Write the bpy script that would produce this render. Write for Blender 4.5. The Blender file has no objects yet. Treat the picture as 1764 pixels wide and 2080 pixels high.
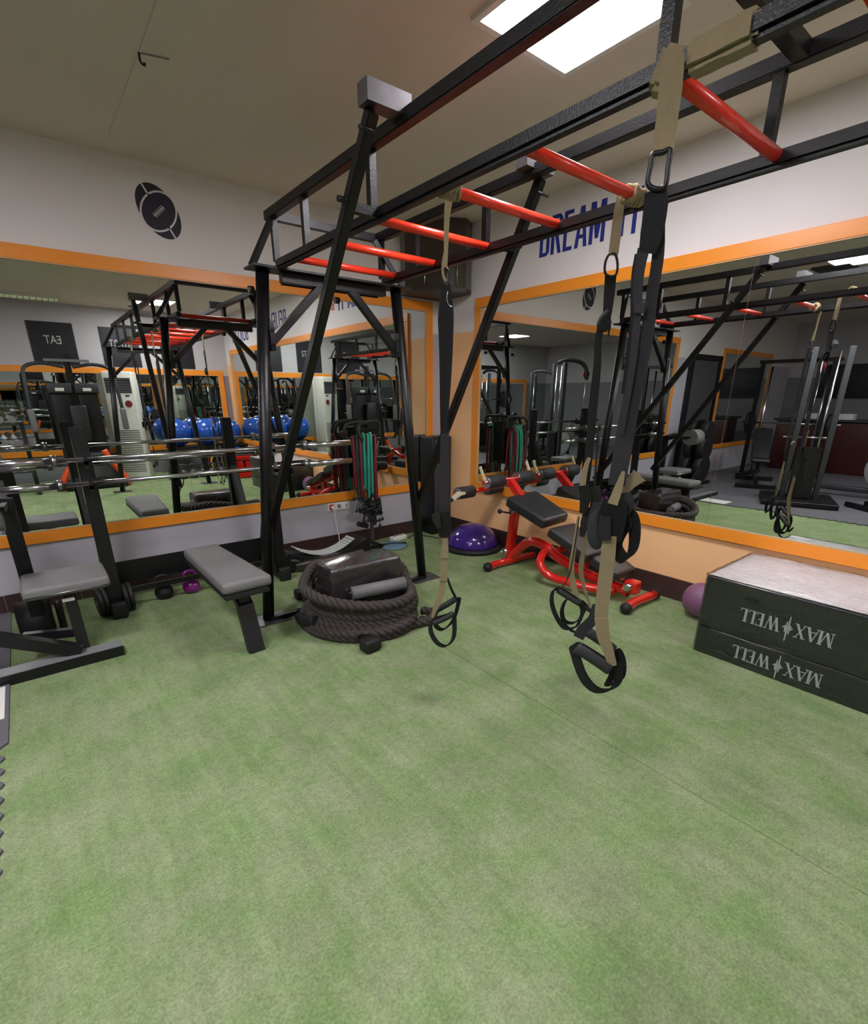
import bpy, bmesh, math, random
from mathutils import Vector, Matrix, Euler
random.seed(7)
PI = math.pi
S = bpy.context.scene
COL = S.collection
# ------------------------------------------------------------------ camera (metres, z up; wall_back is y=0, wall_right is x=0)
F_PX, CX, CY = 1005.0, 882.0, 1159.0
PITCH = math.atan((CY - 804) / F_PX)
AZ = PI / 2 - math.atan((2212 - CX) / (F_PX / math.cos(PITCH)))
CAM = Vector((-3.7016, -4.5234, 1.5))
FH = Vector((math.sin(AZ), math.cos(AZ), 0)); RT = Vector((math.cos(AZ), -math.sin(AZ), 0)); UPW = Vector((0, 0, 1))
FW = FH * math.cos(PITCH) - UPW * math.sin(PITCH); UPC = FH * math.sin(PITCH) + UPW * math.cos(PITCH)
def ray(x, y): return (x - CX) * RT - (y - CY) * UPC + F_PX * FW
def on(axis, val, x, y):
    r = ray(x, y); return CAM + r * ((val - CAM[axis]) / r[axis])
def near(X0, Y0, x, y):          # point of the upright plane through (X0, Y0) that faces the room's front
    r = ray(x, y); n = Vector((X0 - CAM.x, Y0 - CAM.y, 0)).normalized()
    return CAM + r * (((Vector((X0, Y0, 0)) - CAM).dot(n)) / r.dot(n))
cam = bpy.data.cameras.new('camera'); co = bpy.data.objects.new('camera', cam); COL.objects.link(co)
co.location = CAM; co.rotation_euler = (PI / 2 - PITCH, 0, -AZ)
cam.sensor_fit = 'HORIZONTAL'; cam.sensor_width = 36; cam.lens = 36 * F_PX / 1764
cam.shift_y = (CY - 1040) / 1764; cam.clip_start = 0.02
S.camera = co
S.cycles.diffuse_bounces = 8; S.cycles.max_bounces = 16; S.cycles.glossy_bounces = 8
S.view_settings.view_transform = 'Standard'; S.view_settings.look = 'None'
S.view_settings.exposure = 1.25; S.view_settings.gamma = 1
w = bpy.data.worlds.new('world'); S.world = w; w.use_nodes = True
w.node_tree.nodes['Background'].inputs[0].default_value = (0.02, 0.02, 0.02, 1)
# ------------------------------------------------------------------ materials
def lin(c):
    return tuple(((v / 255) / 12.92 if v / 255 <= 0.04045 else ((v / 255 + 0.055) / 1.055) ** 2.4) for v in c) + (1,)
def mat(name, col, rough=0.5, metal=0.0, noise=0.0, scale=8.0, bump=0.0, bscale=60.0, spec=None, emit=0.0, coat=0.0):
    m = bpy.data.materials.new(name); m.use_nodes = True; nt = m.node_tree; b = nt.nodes['Principled BSDF']
    c = lin(col) if max(col) > 1 else tuple(col) + (1,)
    b.inputs['Base Color'].default_value = c; b.inputs['Roughness'].default_value = rough; b.inputs['Metallic'].default_value = metal
    if spec is not None: b.inputs['Specular IOR Level'].default_value = spec
    if coat: b.inputs['Coat Weight'].default_value = coat; b.inputs['Coat Roughness'].default_value = 0.08
    if emit: b.inputs['Emission Color'].default_value = c; b.inputs['Emission Strength'].default_value = emit
    tc = nt.nodes.new('ShaderNodeTexCoord')
    n = nt.nodes.new('ShaderNodeTexNoise'); n.inputs['Scale'].default_value = scale; n.inputs['Detail'].default_value = 5
    nt.links.new(tc.outputs['Object'], n.inputs['Vector'])
    if noise:
        r = nt.nodes.new('ShaderNodeMapRange'); r.inputs['To Min'].default_value = 1 - noise; r.inputs['To Max'].default_value = 1 + noise
        nt.links.new(n.outputs['Fac'], r.inputs['Value'])
        mx = nt.nodes.new('ShaderNodeMix'); mx.data_type = 'RGBA'; mx.blend_type = 'MULTIPLY'; mx.inputs[0].default_value = 1
        mx.inputs[6].default_value = c; nt.links.new(r.outputs[0], mx.inputs[7]); nt.links.new(mx.outputs[2], b.inputs['Base Color'])
    if bump:
        n2 = nt.nodes.new('ShaderNodeTexNoise'); n2.inputs['Scale'].default_value = bscale; n2.inputs['Detail'].default_value = 4
        nt.links.new(tc.outputs['Object'], n2.inputs['Vector'])
        bp = nt.nodes.new('ShaderNodeBump'); bp.inputs['Strength'].default_value = bump; bp.inputs['Distance'].default_value = 0.01
        nt.links.new(n2.outputs['Fac'], bp.inputs['Height']); nt.links.new(bp.outputs[0], b.inputs['Normal'])
    return m
M = {}
M['black'] = mat('black_powder_coat', (13, 12, 15), 0.42, 0.0, 0.15, 20, 0.1, 200)
M['rig'] = mat('rig_black_paint', (17, 16, 19), 0.36, 0.15, 0.25, 9, 0.15, 150)
M['raw'] = mat('worn_bare_steel', (120, 118, 122), 0.35, 0.8, 0.3, 12)
M['red'] = mat('red_rung_paint', (226, 52, 26), 0.3, 0.0, 0.06, 20, 0.1, 90, coat=0.3)
M['redgl'] = mat('red_gloss_enamel', (208, 30, 22), 0.22, 0.0, 0.05, 10, coat=0.6)
M['chrome'] = mat('chrome', (205, 205, 210), 0.2, 1.0)
M['steel'] = mat('brushed_steel', (150, 150, 152), 0.3, 1.0)
M['vinyl'] = mat('black_vinyl', (40, 41, 44), 0.32, 0.0, 0.1, 12, 0.25, 260)
M['vinylg'] = mat('sheen_grey_vinyl', (116, 114, 115), 0.5, 0.0, 0.12, 9, 0.3, 260)  # base grey lightened to carry the sheen on the pads
M['foam'] = mat('black_foam', (38, 39, 41), 0.6, 0.0, 0.1, 30, 0.3, 300)
M['web'] = mat('black_webbing', (19, 19, 22), 0.85, 0.0, 0.2, 60, 0.5, 500)
M['webg'] = mat('charcoal_webbing', (44, 44, 48), 0.85, 0.0, 0.2, 60, 0.5, 500)
M['olive'] = mat('olive_webbing', (150, 136, 104), 0.85, 0.0, 0.14, 40, 0.5, 400)
M['cream'] = mat('cream_webbing', (206, 196, 164), 0.8, 0.0, 0.1, 40, 0.3, 400)
M['rubber'] = mat('black_rubber', (22, 22, 23), 0.6, 0.0, 0.2, 20, 0.2, 120)
M['rope'] = mat('dark_battle_rope', (62, 54, 53), 0.5, 0.0, 0.35, 40, 0.6, 300)
M['film'] = mat('glossy_dark_film', (46, 40, 42), 0.2, 0.0, 0.35, 18, 0.9, 45, coat=0.8)
M['filmbox'] = mat('black_box_under_film', (40, 42, 43), 0.28, 0.0, 0.3, 14, 1.0, 16, coat=0.8)
M['boxtop'] = mat('pale_box_top_with_film_glare', (232, 228, 230), 0.3, 0.0, 0.18, 9, 0.8, 20, coat=0.6)  # pale colour takes in ceiling light reflected off the film
M['wallw'] = mat('pale_wall_paint', (226, 220, 217), 0.6)
M['print'] = mat('pale_grey_print', (196, 202, 198), 0.5)
M['orange'] = mat('orange_laminate', (244, 148, 42), 0.33, 0.0, 0.05, 6, 0.05, 80)
M['orangebk'] = mat('orange_edge_strip', (196, 160, 120), 0.4)
M['purple'] = mat('purple_gloss_rubber', (62, 36, 128), 0.18, 0.0, 0.06, 8, coat=0.5)
M['purpleb'] = mat('mauve_ball_rubber', (132, 88, 122), 0.45, 0.0, 0.1, 14, 0.2, 150)
M['magenta'] = mat('magenta_vinyl_coat', (122, 26, 118), 0.3, coat=0.4)
M['blue'] = mat('blue_ball_vinyl', (26, 82, 180), 0.25, 0.0, 0.05, 8, coat=0.4)
M['navy'] = mat('navy_decal', (28, 44, 132), 0.55)
M['inkb'] = mat('dark_ink_decal', (28, 24, 44), 0.55, 0, .15, 30)
M['redink'] = mat('coral_decal', (226, 96, 66), 0.55)
M['white'] = mat('white_plastic', (232, 230, 226), 0.4)
M['whitem'] = mat('white_enamel_panel', (222, 222, 212), 0.4, 0, .03, 3)
M['grey'] = mat('grey_plastic', (120, 122, 124), 0.5)
M['dgrey'] = mat('dark_grey_plastic', (52, 54, 58), 0.5, 0, .1, 20)
M['teal'] = mat('teal_tube', (38, 158, 132), 0.5, 0, .1, 60)
M['maroon'] = mat('maroon_tube', (122, 26, 44), 0.5, 0, .15, 60)
M['green'] = mat('dark_green_tube', (30, 62, 52), 0.5, 0, .15, 60)
M['disk'] = mat('slate_blue_rubber', (96, 132, 150), 0.5, 0, .06, 12)
M['orp'] = mat('orange_machine_paint', (228, 84, 32), 0.35, coat=.3)
M['yellow'] = mat('yellow_plastic', (232, 206, 60), 0.4)
M['poster'] = mat('dark_poster_print', (24, 22, 30), 0.45, 0, .3, 5)
M['wood'] = mat('red_brown_counter_wood', (66, 24, 18), 0.4, 0, .25, 6)
M['door'] = mat('dark_grey_door_paint', (78, 78, 80), 0.5, 0, .1, 3)
M['lens'] = mat('smoked_acrylic', (46, 38, 30), 0.12, 0.0, 0.3, 7, coat=1.0)
M['olvbox'] = mat('olive_dark_board', (52, 46, 36), 0.5, 0, .25, 7)
M['lampoff'] = mat('louvred_lamp_dim', (170, 180, 140), 0.4, emit=0.25)
M['plainw'] = mat('plain_white', (225, 225, 220), 0.6)
M['weight'] = mat('grey_cast_iron', (66, 66, 70), 0.45, 0.4, .2, 30)
M['dumb'] = mat('pale_grey_urethane', (128, 124, 122), 0.4, 0.2, .25, 20)
# LED diffuser
m = bpy.data.materials.new('led_panel_light'); m.use_nodes = True
b = m.node_tree.nodes['Principled BSDF']; b.inputs['Base Color'].default_value = (1, 1, 1, 1)
b.inputs['Emission Color'].default_value = (0.985, 0.955, 1.0, 1); b.inputs['Emission Strength'].default_value = 22.0
M['led'] = m
# mirror glass
m = bpy.data.materials.new('mirror_glass'); m.use_nodes = True
b = m.node_tree.nodes['Principled BSDF']; b.inputs['Base Color'].default_value = (.76, .80, .765, 1)
b.inputs['Metallic'].default_value = 1; b.inputs['Roughness'].default_value = 0.005
M['mirror'] = m
def wallmat(name, upper, lower, zb):
    m = mat(name, upper, 0.6, 0, 0.04, 1.6, 0.06, 60)
    nt = m.node_tree; b = nt.nodes['Principled BSDF']
    src = b.inputs['Base Color'].links[0].from_node
    tc = nt.nodes.new('ShaderNodeTexCoord'); sp = nt.nodes.new('ShaderNodeSeparateXYZ'); nt.links.new(tc.outputs['Object'], sp.inputs[0])
    gt = nt.nodes.new('ShaderNodeMath'); gt.operation = 'GREATER_THAN'; gt.inputs[1].default_value = zb; nt.links.new(sp.outputs['Z'], gt.inputs[0])
    mx = nt.nodes.new('ShaderNodeMix'); mx.data_type = 'RGBA'; nt.links.new(gt.outputs[0], mx.inputs[0])
    mx.inputs[6].default_value = lin(lower); mx.inputs[7].default_value = lin(upper); nt.links.new(mx.outputs[2], src.inputs[6])
    return m
M['wallA'] = wallmat('wall_paint_white_over_grey', (228, 222, 219), (186, 183, 192), 2.12)
M['wallB'] = wallmat('wall_paint_white_over_peach', (228, 222, 222), (252, 198, 146), 2.11)
M['wallC'] = wallmat('wall_paint_grey', (190, 187, 190), (132, 132, 138), 1.9)
M['ceil'] = mat('ceiling_paint', (222, 212, 198), 0.8, 0, 0.05, 1.2, 0.05, 40)
M['base'] = mat('dark_brown_tile_skirting', (66, 46, 44), 0.3, 0, .25, 6)
# turf
m = mat('green_turf', (120, 150, 92), 0.95, 0, 0, 8, 0.7, 330, spec=0.1); nt = m.node_tree; b = nt.nodes['Principled BSDF']
tc = nt.nodes.new('ShaderNodeTexCoord')
def noise_node(scale, detail, mapscale=None):
    n = nt.nodes.new('ShaderNodeTexNoise'); n.inputs['Scale'].default_value = scale; n.inputs['Detail'].default_value = detail; n.inputs['Roughness'].default_value = .6
    if mapscale:
        mp = nt.nodes.new('ShaderNodeMapping'); mp.inputs['Scale'].default_value = mapscale; nt.links.new(tc.outputs['Object'], mp.inputs[0]); nt.links.new(mp.outputs[0], n.inputs['Vector'])
    else: nt.links.new(tc.outputs['Object'], n.inputs['Vector'])
    return n
def ramp(node, lo, hi, a, bb):
    r = nt.nodes.new('ShaderNodeMapRange'); r.inputs['From Min'].default_value = lo; r.inputs['From Max'].default_value = hi
    r.inputs['To Min'].default_value = a; r.inputs['To Max'].default_value = bb; nt.links.new(node.outputs[0], r.inputs['Value']); return r
acc = None
for nd in (ramp(noise_node(2.2, 6), .3, .7, .90, 1.10), ramp(noise_node(3.0, 4, (6, .7, 1)), .3, .7, .90, 1.08), ramp(noise_node(120, 3), .28, .72, .72, 1.26), ramp(noise_node(38, 4), .28, .72, .86, 1.13), ramp(noise_node(1.5, 3, (1, .5, 1)), .60, .76, 1.0, .78), ramp(noise_node(14, 3, (1, .4, 1)), .3, .7, .94, 1.06)):
    if acc is None: acc = nd; continue
    mu = nt.nodes.new('ShaderNodeMath'); mu.operation = 'MULTIPLY'; nt.links.new(acc.outputs[0], mu.inputs[0]); nt.links.new(nd.outputs[0], mu.inputs[1]); acc = mu
hue = nt.nodes.new('ShaderNodeMix'); hue.data_type = 'RGBA'; hue.inputs[6].default_value = lin((130, 156, 102)); hue.inputs[7].default_value = lin((152, 164, 126))
nt.links.new(ramp(noise_node(4.5, 6), .35, .65, 0, 1).outputs[0], hue.inputs[0])
mx = nt.nodes.new('ShaderNodeMix'); mx.data_type = 'RGBA'; mx.blend_type = 'MULTIPLY'; mx.inputs[0].default_value = 1
nt.links.new(hue.outputs[2], mx.inputs[6]); nt.links.new(acc.outputs[0], mx.inputs[7]); nt.links.new(mx.outputs[2], b.inputs['Base Color'])
sx = nt.nodes.new('ShaderNodeSeparateXYZ'); nt.links.new(tc.outputs['Object'], sx.inputs[0])
ad = nt.nodes.new('ShaderNodeMath'); ad.operation = 'ADD'; ad.inputs[1].default_value = 1.91; nt.links.new(sx.outputs['X'], ad.inputs[0])
ab = nt.nodes.new('ShaderNodeMath'); ab.operation = 'ABSOLUTE'; nt.links.new(ad.outputs[0], ab.inputs[0])
lt = nt.nodes.new('ShaderNodeMath'); lt.operation = 'LESS_THAN'; lt.inputs[1].default_value = .004; nt.links.new(ab.outputs[0], lt.inputs[0])
sm = nt.nodes.new('ShaderNodeMapRange'); sm.inputs['To Min'].default_value = 1; sm.inputs['To Max'].default_value = .72; nt.links.new(lt.outputs[0], sm.inputs['Value'])
m2 = nt.nodes.new('ShaderNodeMath'); m2.operation = 'MULTIPLY'; nt.links.new(acc.outputs[0], m2.inputs[0]); nt.links.new(sm.outputs[0], m2.inputs[1]); nt.links.new(m2.outputs[0], mx.inputs[7])
M['turf'] = m
M['matfloor'] = mat('grey_rubber_mat', (98, 96, 102), 0.8, 0, .12, 5, .3, 200)
# ------------------------------------------------------------------ mesh helpers
def mtx(loc=(0, 0, 0), rot=(0, 0, 0)): return Matrix.Translation(Vector(loc)) @ Euler(rot).to_matrix().to_4x4()
def frame_to(p, q, up=(0, 0, 1)):
    p, q = Vector(p), Vector(q); z = (q - p).normalized(); u = Vector(up)
    if abs(z.dot(u)) > 0.995: u = Vector((0, 1, 0))
    x = u.cross(z).normalized(); y = z.cross(x)
    m = Matrix((x, y, z)).transposed().to_4x4(); m.translation = p; return m, (q - p).length
class MB:
    def __init__(s): s.bm = bmesh.new(); s.sm = []
    def _tag(s, vs, smooth):
        if smooth:
            fs = set(f for v in vs for f in v.link_faces)
            for f in fs: f.smooth = True
    def box(s, c, size, rot=(0, 0, 0), bev=0.0, seg=2):
        g = bmesh.ops.create_cube(s.bm, size=1); vs = g['verts']
        for v in vs: v.co = Vector((v.co.x * size[0], v.co.y * size[1], v.co.z * size[2]))
        if bev:
            es = list(set(e for v in vs for e in v.link_edges))
            r = bmesh.ops.bevel(s.bm, geom=es, offset=min(bev, min(size) * .45), segments=seg, affect='EDGES', profile=0.6)
            vs = list(set([v for v in vs if v.is_valid] + r['verts']))
            for f in set(f for v in vs for f in v.link_faces): f.smooth = seg > 1
        bmesh.ops.transform(s.bm, matrix=mtx(c, rot), verts=vs); return s
    def beam(s, p, q, w, h, up=(0, 0, 1), bev=0.0):
        m, L = frame_to(p, q, up)
        g = bmesh.ops.create_cube(s.bm, size=1); vs = g['verts']
        for v in vs: v.co = Vector((v.co.x * w, v.co.y * h, (v.co.z + .5) * L))
        if bev:
            es = list(set(e for v in vs for e in v.link_edges)); r = bmesh.ops.bevel(s.bm, geom=es, offset=bev, segments=2, affect='EDGES'); vs = list(set([v for v in vs if v.is_valid] + r['verts']))
        bmesh.ops.transform(s.bm, matrix=m, verts=vs); return s
    def cyl(s, p, q, r, r2=None, seg=20, smooth=True):
        m, L = frame_to(p, q); r2 = r if r2 is None else r2
        g = bmesh.ops.create_cone(s.bm, cap_ends=True, segments=seg, radius1=r, radius2=r2, depth=L); vs = g['verts']
        bmesh.ops.transform(s.bm, matrix=m @ Matrix.Translation((0, 0, L / 2)), verts=vs)
        if smooth:
            for f in set(f for v in vs for f in v.link_faces): f.smooth = len(f.verts) == 4
        return s
    def sph(s, c, r, sc=(1, 1, 1), rot=(0, 0, 0), seg=24):
        g = bmesh.ops.create_uvsphere(s.bm, u_segments=seg, v_segments=seg // 2, radius=r); vs = g['verts']
        for v in vs: v.co = Vector((v.co.x * sc[0], v.co.y * sc[1], v.co.z * sc[2]))
        bmesh.ops.transform(s.bm, matrix=mtx(c, rot), verts=vs); s._tag(vs, True); return s
    def lathe(s, prof, c=(0, 0, 0), seg=40, rot=(0, 0, 0)):
        m = mtx(c, rot); rings = []
        for (r, z) in prof: rings.append([s.bm.verts.new(m @ Vector((r * math.cos(2 * PI * k / seg), r * math.sin(2 * PI * k / seg), z))) for k in range(seg)])
        for a, b_ in zip(rings, rings[1:]):
            for k in range(seg):
                f = s.bm.faces.new((a[k], a[(k + 1) % seg], b_[(k + 1) % seg], b_[k])); f.smooth = True
        for ring, fl in ((rings[0], True), (rings[-1], False)):
            if True:
                f = s.bm.faces.new(list(reversed(ring)) if fl else ring)
        return s
    def tube(s, pts, r, seg=12, closed=False, sub=0):
        P = [Vector(p) for p in pts]
        if sub: P = spline(P, sub, closed)
        n = len(P); rings = []; prev = None
        for i, p in enumerate(P):
            if closed: t = (P[(i + 1) % n] - P[i - 1]).normalized()
            else: t = (P[min(i + 1, n - 1)] - P[max(i - 1, 0)]).normalized()
            if prev is None:
                u = Vector((0, 0, 1)) if abs(t.z) < .9 else Vector((1, 0, 0)); x = u.cross(t).normalized()
            else: x = (prev - t * prev.dot(t)).normalized()
            prev = x; y = t.cross(x); rr = r(i / (n - 1)) if callable(r) else r
            rings.append([s.bm.verts.new(p + x * rr * math.cos(2 * PI * k / seg) + y * rr * math.sin(2 * PI * k / seg)) for k in range(seg)])
        for i in range(n if closed else n - 1):
            a, b_ = rings[i], rings[(i + 1) % n]
            for k in range(seg):
                f = s.bm.faces.new((a[k], a[(k + 1) % seg], b_[(k + 1) % seg], b_[k])); f.smooth = True
        if not closed:
            s.bm.faces.new(list(reversed(rings[0]))); s.bm.faces.new(rings[-1])
        return s
    def ropetube(s, pts, R, sub=6, twist=38.0, closed=True):       # three-strand laid rope
        P = spline([Vector(p) for p in pts], sub, closed); n = len(P); prev = None; d = 0; strands = ([], [], [])
        for i, p in enumerate(P):
            t = ((P[(i + 1) % n] - P[i - 1]) if closed else (P[min(i + 1, n - 1)] - P[max(i - 1, 0)])).normalized()
            if prev is None:
                u = Vector((0, 0, 1)) if abs(t.z) < .9 else Vector((1, 0, 0)); x = u.cross(t).normalized()
            else: x = (prev - t * prev.dot(t)).normalized(); d += (p - P[i - 1]).length
            prev = x; y = t.cross(x)
            for k in range(3):
                a = d * twist + 2 * PI * k / 3; strands[k].append(p + (x * math.cos(a) + y * math.sin(a)) * R * .50)
        for st_ in strands: s.tube(st_, R * .54, seg=9)
        return s
    def ribbon(s, pts, w, n=None, th=0.004, sub=4, closed=False):   # webbing: n is the facing direction of the band
        P = [Vector(p) for p in pts]; W = w if isinstance(w, (list, tuple)) else [w] * len(P)
        N0 = Vector(n) if n is not None else -FH
        if sub:
            L = len(P); P2 = spline(P, sub, closed); W2 = []
            for i in range(len(P2)):
                f = i / sub; a = int(f) % L; b_ = (a + 1) % L if closed else min(a + 1, L - 1); W2.append(W[a] * (1 - f + int(f)) + W[b_] * (f - int(f)))
            P, W = P2, W2
        m = len(P); rings = []
        for i, p in enumerate(P):
            t = ((P[(i + 1) % m] - P[i - 1]) if closed else (P[min(i + 1, m - 1)] - P[max(i - 1, 0)])).normalized()
            x = t.cross(N0)
            x = x.normalized() if x.length > 1e-4 else Vector((1, 0, 0)); nn = x.cross(t).normalized()
            a = x * W[i] / 2; b_ = nn * th / 2
            rings.append([s.bm.verts.new(p + a + b_), s.bm.verts.new(p - a + b_), s.bm.verts.new(p - a - b_), s.bm.verts.new(p + a - b_)])
        for i in range(m if closed else m - 1):
            a, b_ = rings[i], rings[(i + 1) % m]
            for k in range(4): s.bm.faces.new((a[k], a[(k + 1) % 4], b_[(k + 1) % 4], b_[k]))
        if not closed: s.bm.faces.new(list(reversed(rings[0]))); s.bm.faces.new(rings[-1])
        return s
    def prism(s, poly, th, m):                                      # polygon in local xy, thickness th along local z, placed by matrix m
        a = [s.bm.verts.new(m @ Vector((x, y, 0))) for x, y in poly]; b_ = [s.bm.verts.new(m @ Vector((x, y, th))) for x, y in poly]
        s.bm.faces.new(list(reversed(a))); s.bm.faces.new(b_)
        for i in range(len(poly)): s.bm.faces.new((a[i], a[(i + 1) % len(poly)], b_[(i + 1) % len(poly)], b_[i]))
        return s
    def quadbox(s, top, h):                                         # top: 4 points (ccw from above), extruded down by h
        a = [s.bm.verts.new(Vector(p)) for p in top]; b_ = [s.bm.verts.new(Vector(p) - Vector((0, 0, h))) for p in top]
        s.bm.faces.new(a); s.bm.faces.new(list(reversed(b_)))
        for i in range(4): s.bm.faces.new((a[i], b_[i], b_[(i + 1) % 4], a[(i + 1) % 4]))
        return s
def spline(P, sub, closed=False):
    n = len(P); out = []
    for i in range(n if closed else n - 1):
        if closed: p0, p1, p2, p3 = P[i - 1], P[i], P[(i + 1) % n], P[(i + 2) % n]
        else: p0, p1, p2, p3 = P[max(i - 1, 0)], P[i], P[i + 1], P[min(i + 2, n - 1)]
        for k in range(sub):
            t = k / sub; t2 = t * t; t3 = t2 * t
            out.append(0.5 * ((2 * p1) + (p2 - p0) * t + (2 * p0 - 5 * p1 + 4 * p2 - p3) * t2 + (3 * p1 - p0 - 3 * p2 + p3) * t3))
    if not closed: out.append(P[-1].copy())
    return out
def wm(o):
    m = Matrix.Identity(4)
    while o is not None:
        m = o.matrix_basis @ m; o = o.parent
    return m
def obj(name, mb, material, parent=None, world=True, label=None):
    bmesh.ops.recalc_face_normals(mb.bm, faces=mb.bm.faces)
    me = bpy.data.meshes.new(name); mb.bm.to_mesh(me); mb.bm.free()
    me.materials.append(M[material] if isinstance(material, str) else material)
    o = bpy.data.objects.new(name, me); COL.objects.link(o)
    if parent is not None:
        o.parent = parent
        if world: me.transform(wm(parent).inverted())
    if label: o['label'] = label
    return o
def tag(o, label, cat, group=None, kind=None):
    o['label'] = label; o['category'] = cat
    if group: o['group'] = group
    if kind: o['kind'] = kind
    return o
def thing(name, label, cat, loc=(0, 0, 0), rz=0, group=None):
    o = bpy.data.objects.new(name, None); COL.objects.link(o); o.location = loc; o.rotation_euler = (0, 0, rz); o.empty_display_size = .1
    return tag(o, label, cat, group)
def centred(o):                                                      # move a one-mesh thing's origin to its base centre
    vs = [v.co for v in o.data.vertices]
    c = Vector(((min(v.x for v in vs) + max(v.x for v in vs)) / 2, (min(v.y for v in vs) + max(v.y for v in vs)) / 2, min(v.z for v in vs)))
    o.data.transform(Matrix.Translation(-c)); o.location = c; return o
def kids(o): return [c for c in bpy.data.objects if c.parent == o]
def dup(root, loc, rz=0, label=None, group=None, scale=None):
    def cp(o, par):
        c = o.copy(); COL.objects.link(c); c.parent = par
        for k in kids(o): cp(k, c)
        return c
    r = cp(root, None); r.location = loc; r.rotation_euler = (0, 0, rz)
    if scale: r.scale = scale
    if label: r['label'] = label
    if group: r['group'] = group
    return r
def struct(name, mb, material):
    o = obj(name, mb, material); o['kind'] = 'structure'; return o
def text_mesh(txt, height, width, th=0.003):
    cu = bpy.data.curves.new('lettering', 'FONT'); cu.body = txt; cu.extrude = 0; to = bpy.data.objects.new('lettering_tmp', cu); COL.objects.link(to)
    bpy.context.view_layer.update()
    me = bpy.data.meshes.new_from_object(to.evaluated_get(bpy.context.evaluated_depsgraph_get()))
    bpy.data.objects.remove(to); xs = [v.co.x for v in me.vertices]; ys = [v.co.y for v in me.vertices]
    x0, x1, y0, y1 = min(xs), max(xs), min(ys), max(ys)
    for v in me.vertices: v.co = Vector(((v.co.x - x0) / (x1 - x0) * width, (v.co.y - y0) / (y1 - y0) * height, 0))
    mb = MB(); mb.bm.from_mesh(me)
    r = bmesh.ops.extrude_face_region(mb.bm, geom=list(mb.bm.faces)); bmesh.ops.translate(mb.bm, verts=[g for g in r['geom'] if isinstance(g, bmesh.types.BMVert)], vec=(0, 0, th))
    return mb
def place(mb, m): bmesh.ops.transform(mb.bm, matrix=m, verts=mb.bm.verts); return mb
# wall frames: local x runs along the wall as read from inside the room, y is up, z points into the room
ON_A = lambda x, z, d=0.001: Matrix(((1, 0, 0, x), (0, 0, -1, -d), (0, 1, 0, z), (0, 0, 0, 1)))
ON_B = lambda y, z, d=0.001: Matrix(((0, 0, -1, -d), (-1, 0, 0, y), (0, 1, 0, z), (0, 0, 0, 1)))
ON_F = lambda x, z, d=0.001: Matrix(((-1, 0, 0, x), (0, 0, 1, YF + d), (0, 1, 0, z), (0, 0, 0, 1)))
XL, YF, ZC = -10.6, -7.2, 3.03
# ------------------------------------------------------------------ setting
struct('floor', MB().box((XL / 2, YF / 2, -.05), (-XL + .4, -YF + .4, .1)), 'turf')
mm = MB()                                                            # rubber mat with a jagged puzzle edge at x=-4.06
edge = [(-4.045, 0.0), (-4.05, -1.85), (-4.10, -1.90)]
y = -1.93
while y > YF + .12:
    for dx, dy in ((0, 0), (0, -.02), (.028, -.018), (.04, -.04), (.028, -.062), (0, -.06)): edge.append((-4.10 + dx, y + dy))
    y -= .1
poly = edge + [(-4.10, YF), (XL, YF), (XL, 0)]
poly = [(a - (.035 if b_ < -2.75 and a > -4.2 else 0), b_) for a, b_ in poly]
mm.prism(poly, .012, Matrix.Identity(4))
tag(obj('rubber_mat', mm, 'matfloor'), 'grey rubber floor mat with a jagged interlocking edge beside the green turf', 'mat')
struct('ceiling', MB().box((XL / 2, YF / 2, ZC + .05), (-XL + .4, -YF + .4, .1)), 'ceil')
struct('wall_back', MB().box((XL / 2, .1, ZC / 2), (-XL, .2, ZC)), 'wallA')
struct('wall_right', MB().box((.1, YF / 2, ZC / 2), (.2, -YF + .4, ZC)), 'wallB')
struct('wall_front', MB().box((XL / 2, YF - .1, ZC / 2), (-XL, .2, ZC)), 'wallC')
struct('wall_left', MB().box((XL - .1, YF / 2, ZC / 2), (.2, -YF + .4, ZC)), 'wallC')
mb = MB()
x = -.012
while x > -5.2:
    x2 = max(x - .45, -5.2); mb.box(((x + x2) / 2 + .001, -.006, .07), (abs(x - x2) - .004, .012, .14), bev=.002, seg=1); x = x2
struct('baseboard_back', mb, 'base')
mb = MB(); y = -.012
while y > YF:
    y2 = max(y - .45, YF); mb.box((-.006, (y + y2) / 2, .085), (.012, abs(y - y2) - .004, .17), bev=.002, seg=1); y = y2
struct('baseboard_right', mb, 'base')
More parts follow.
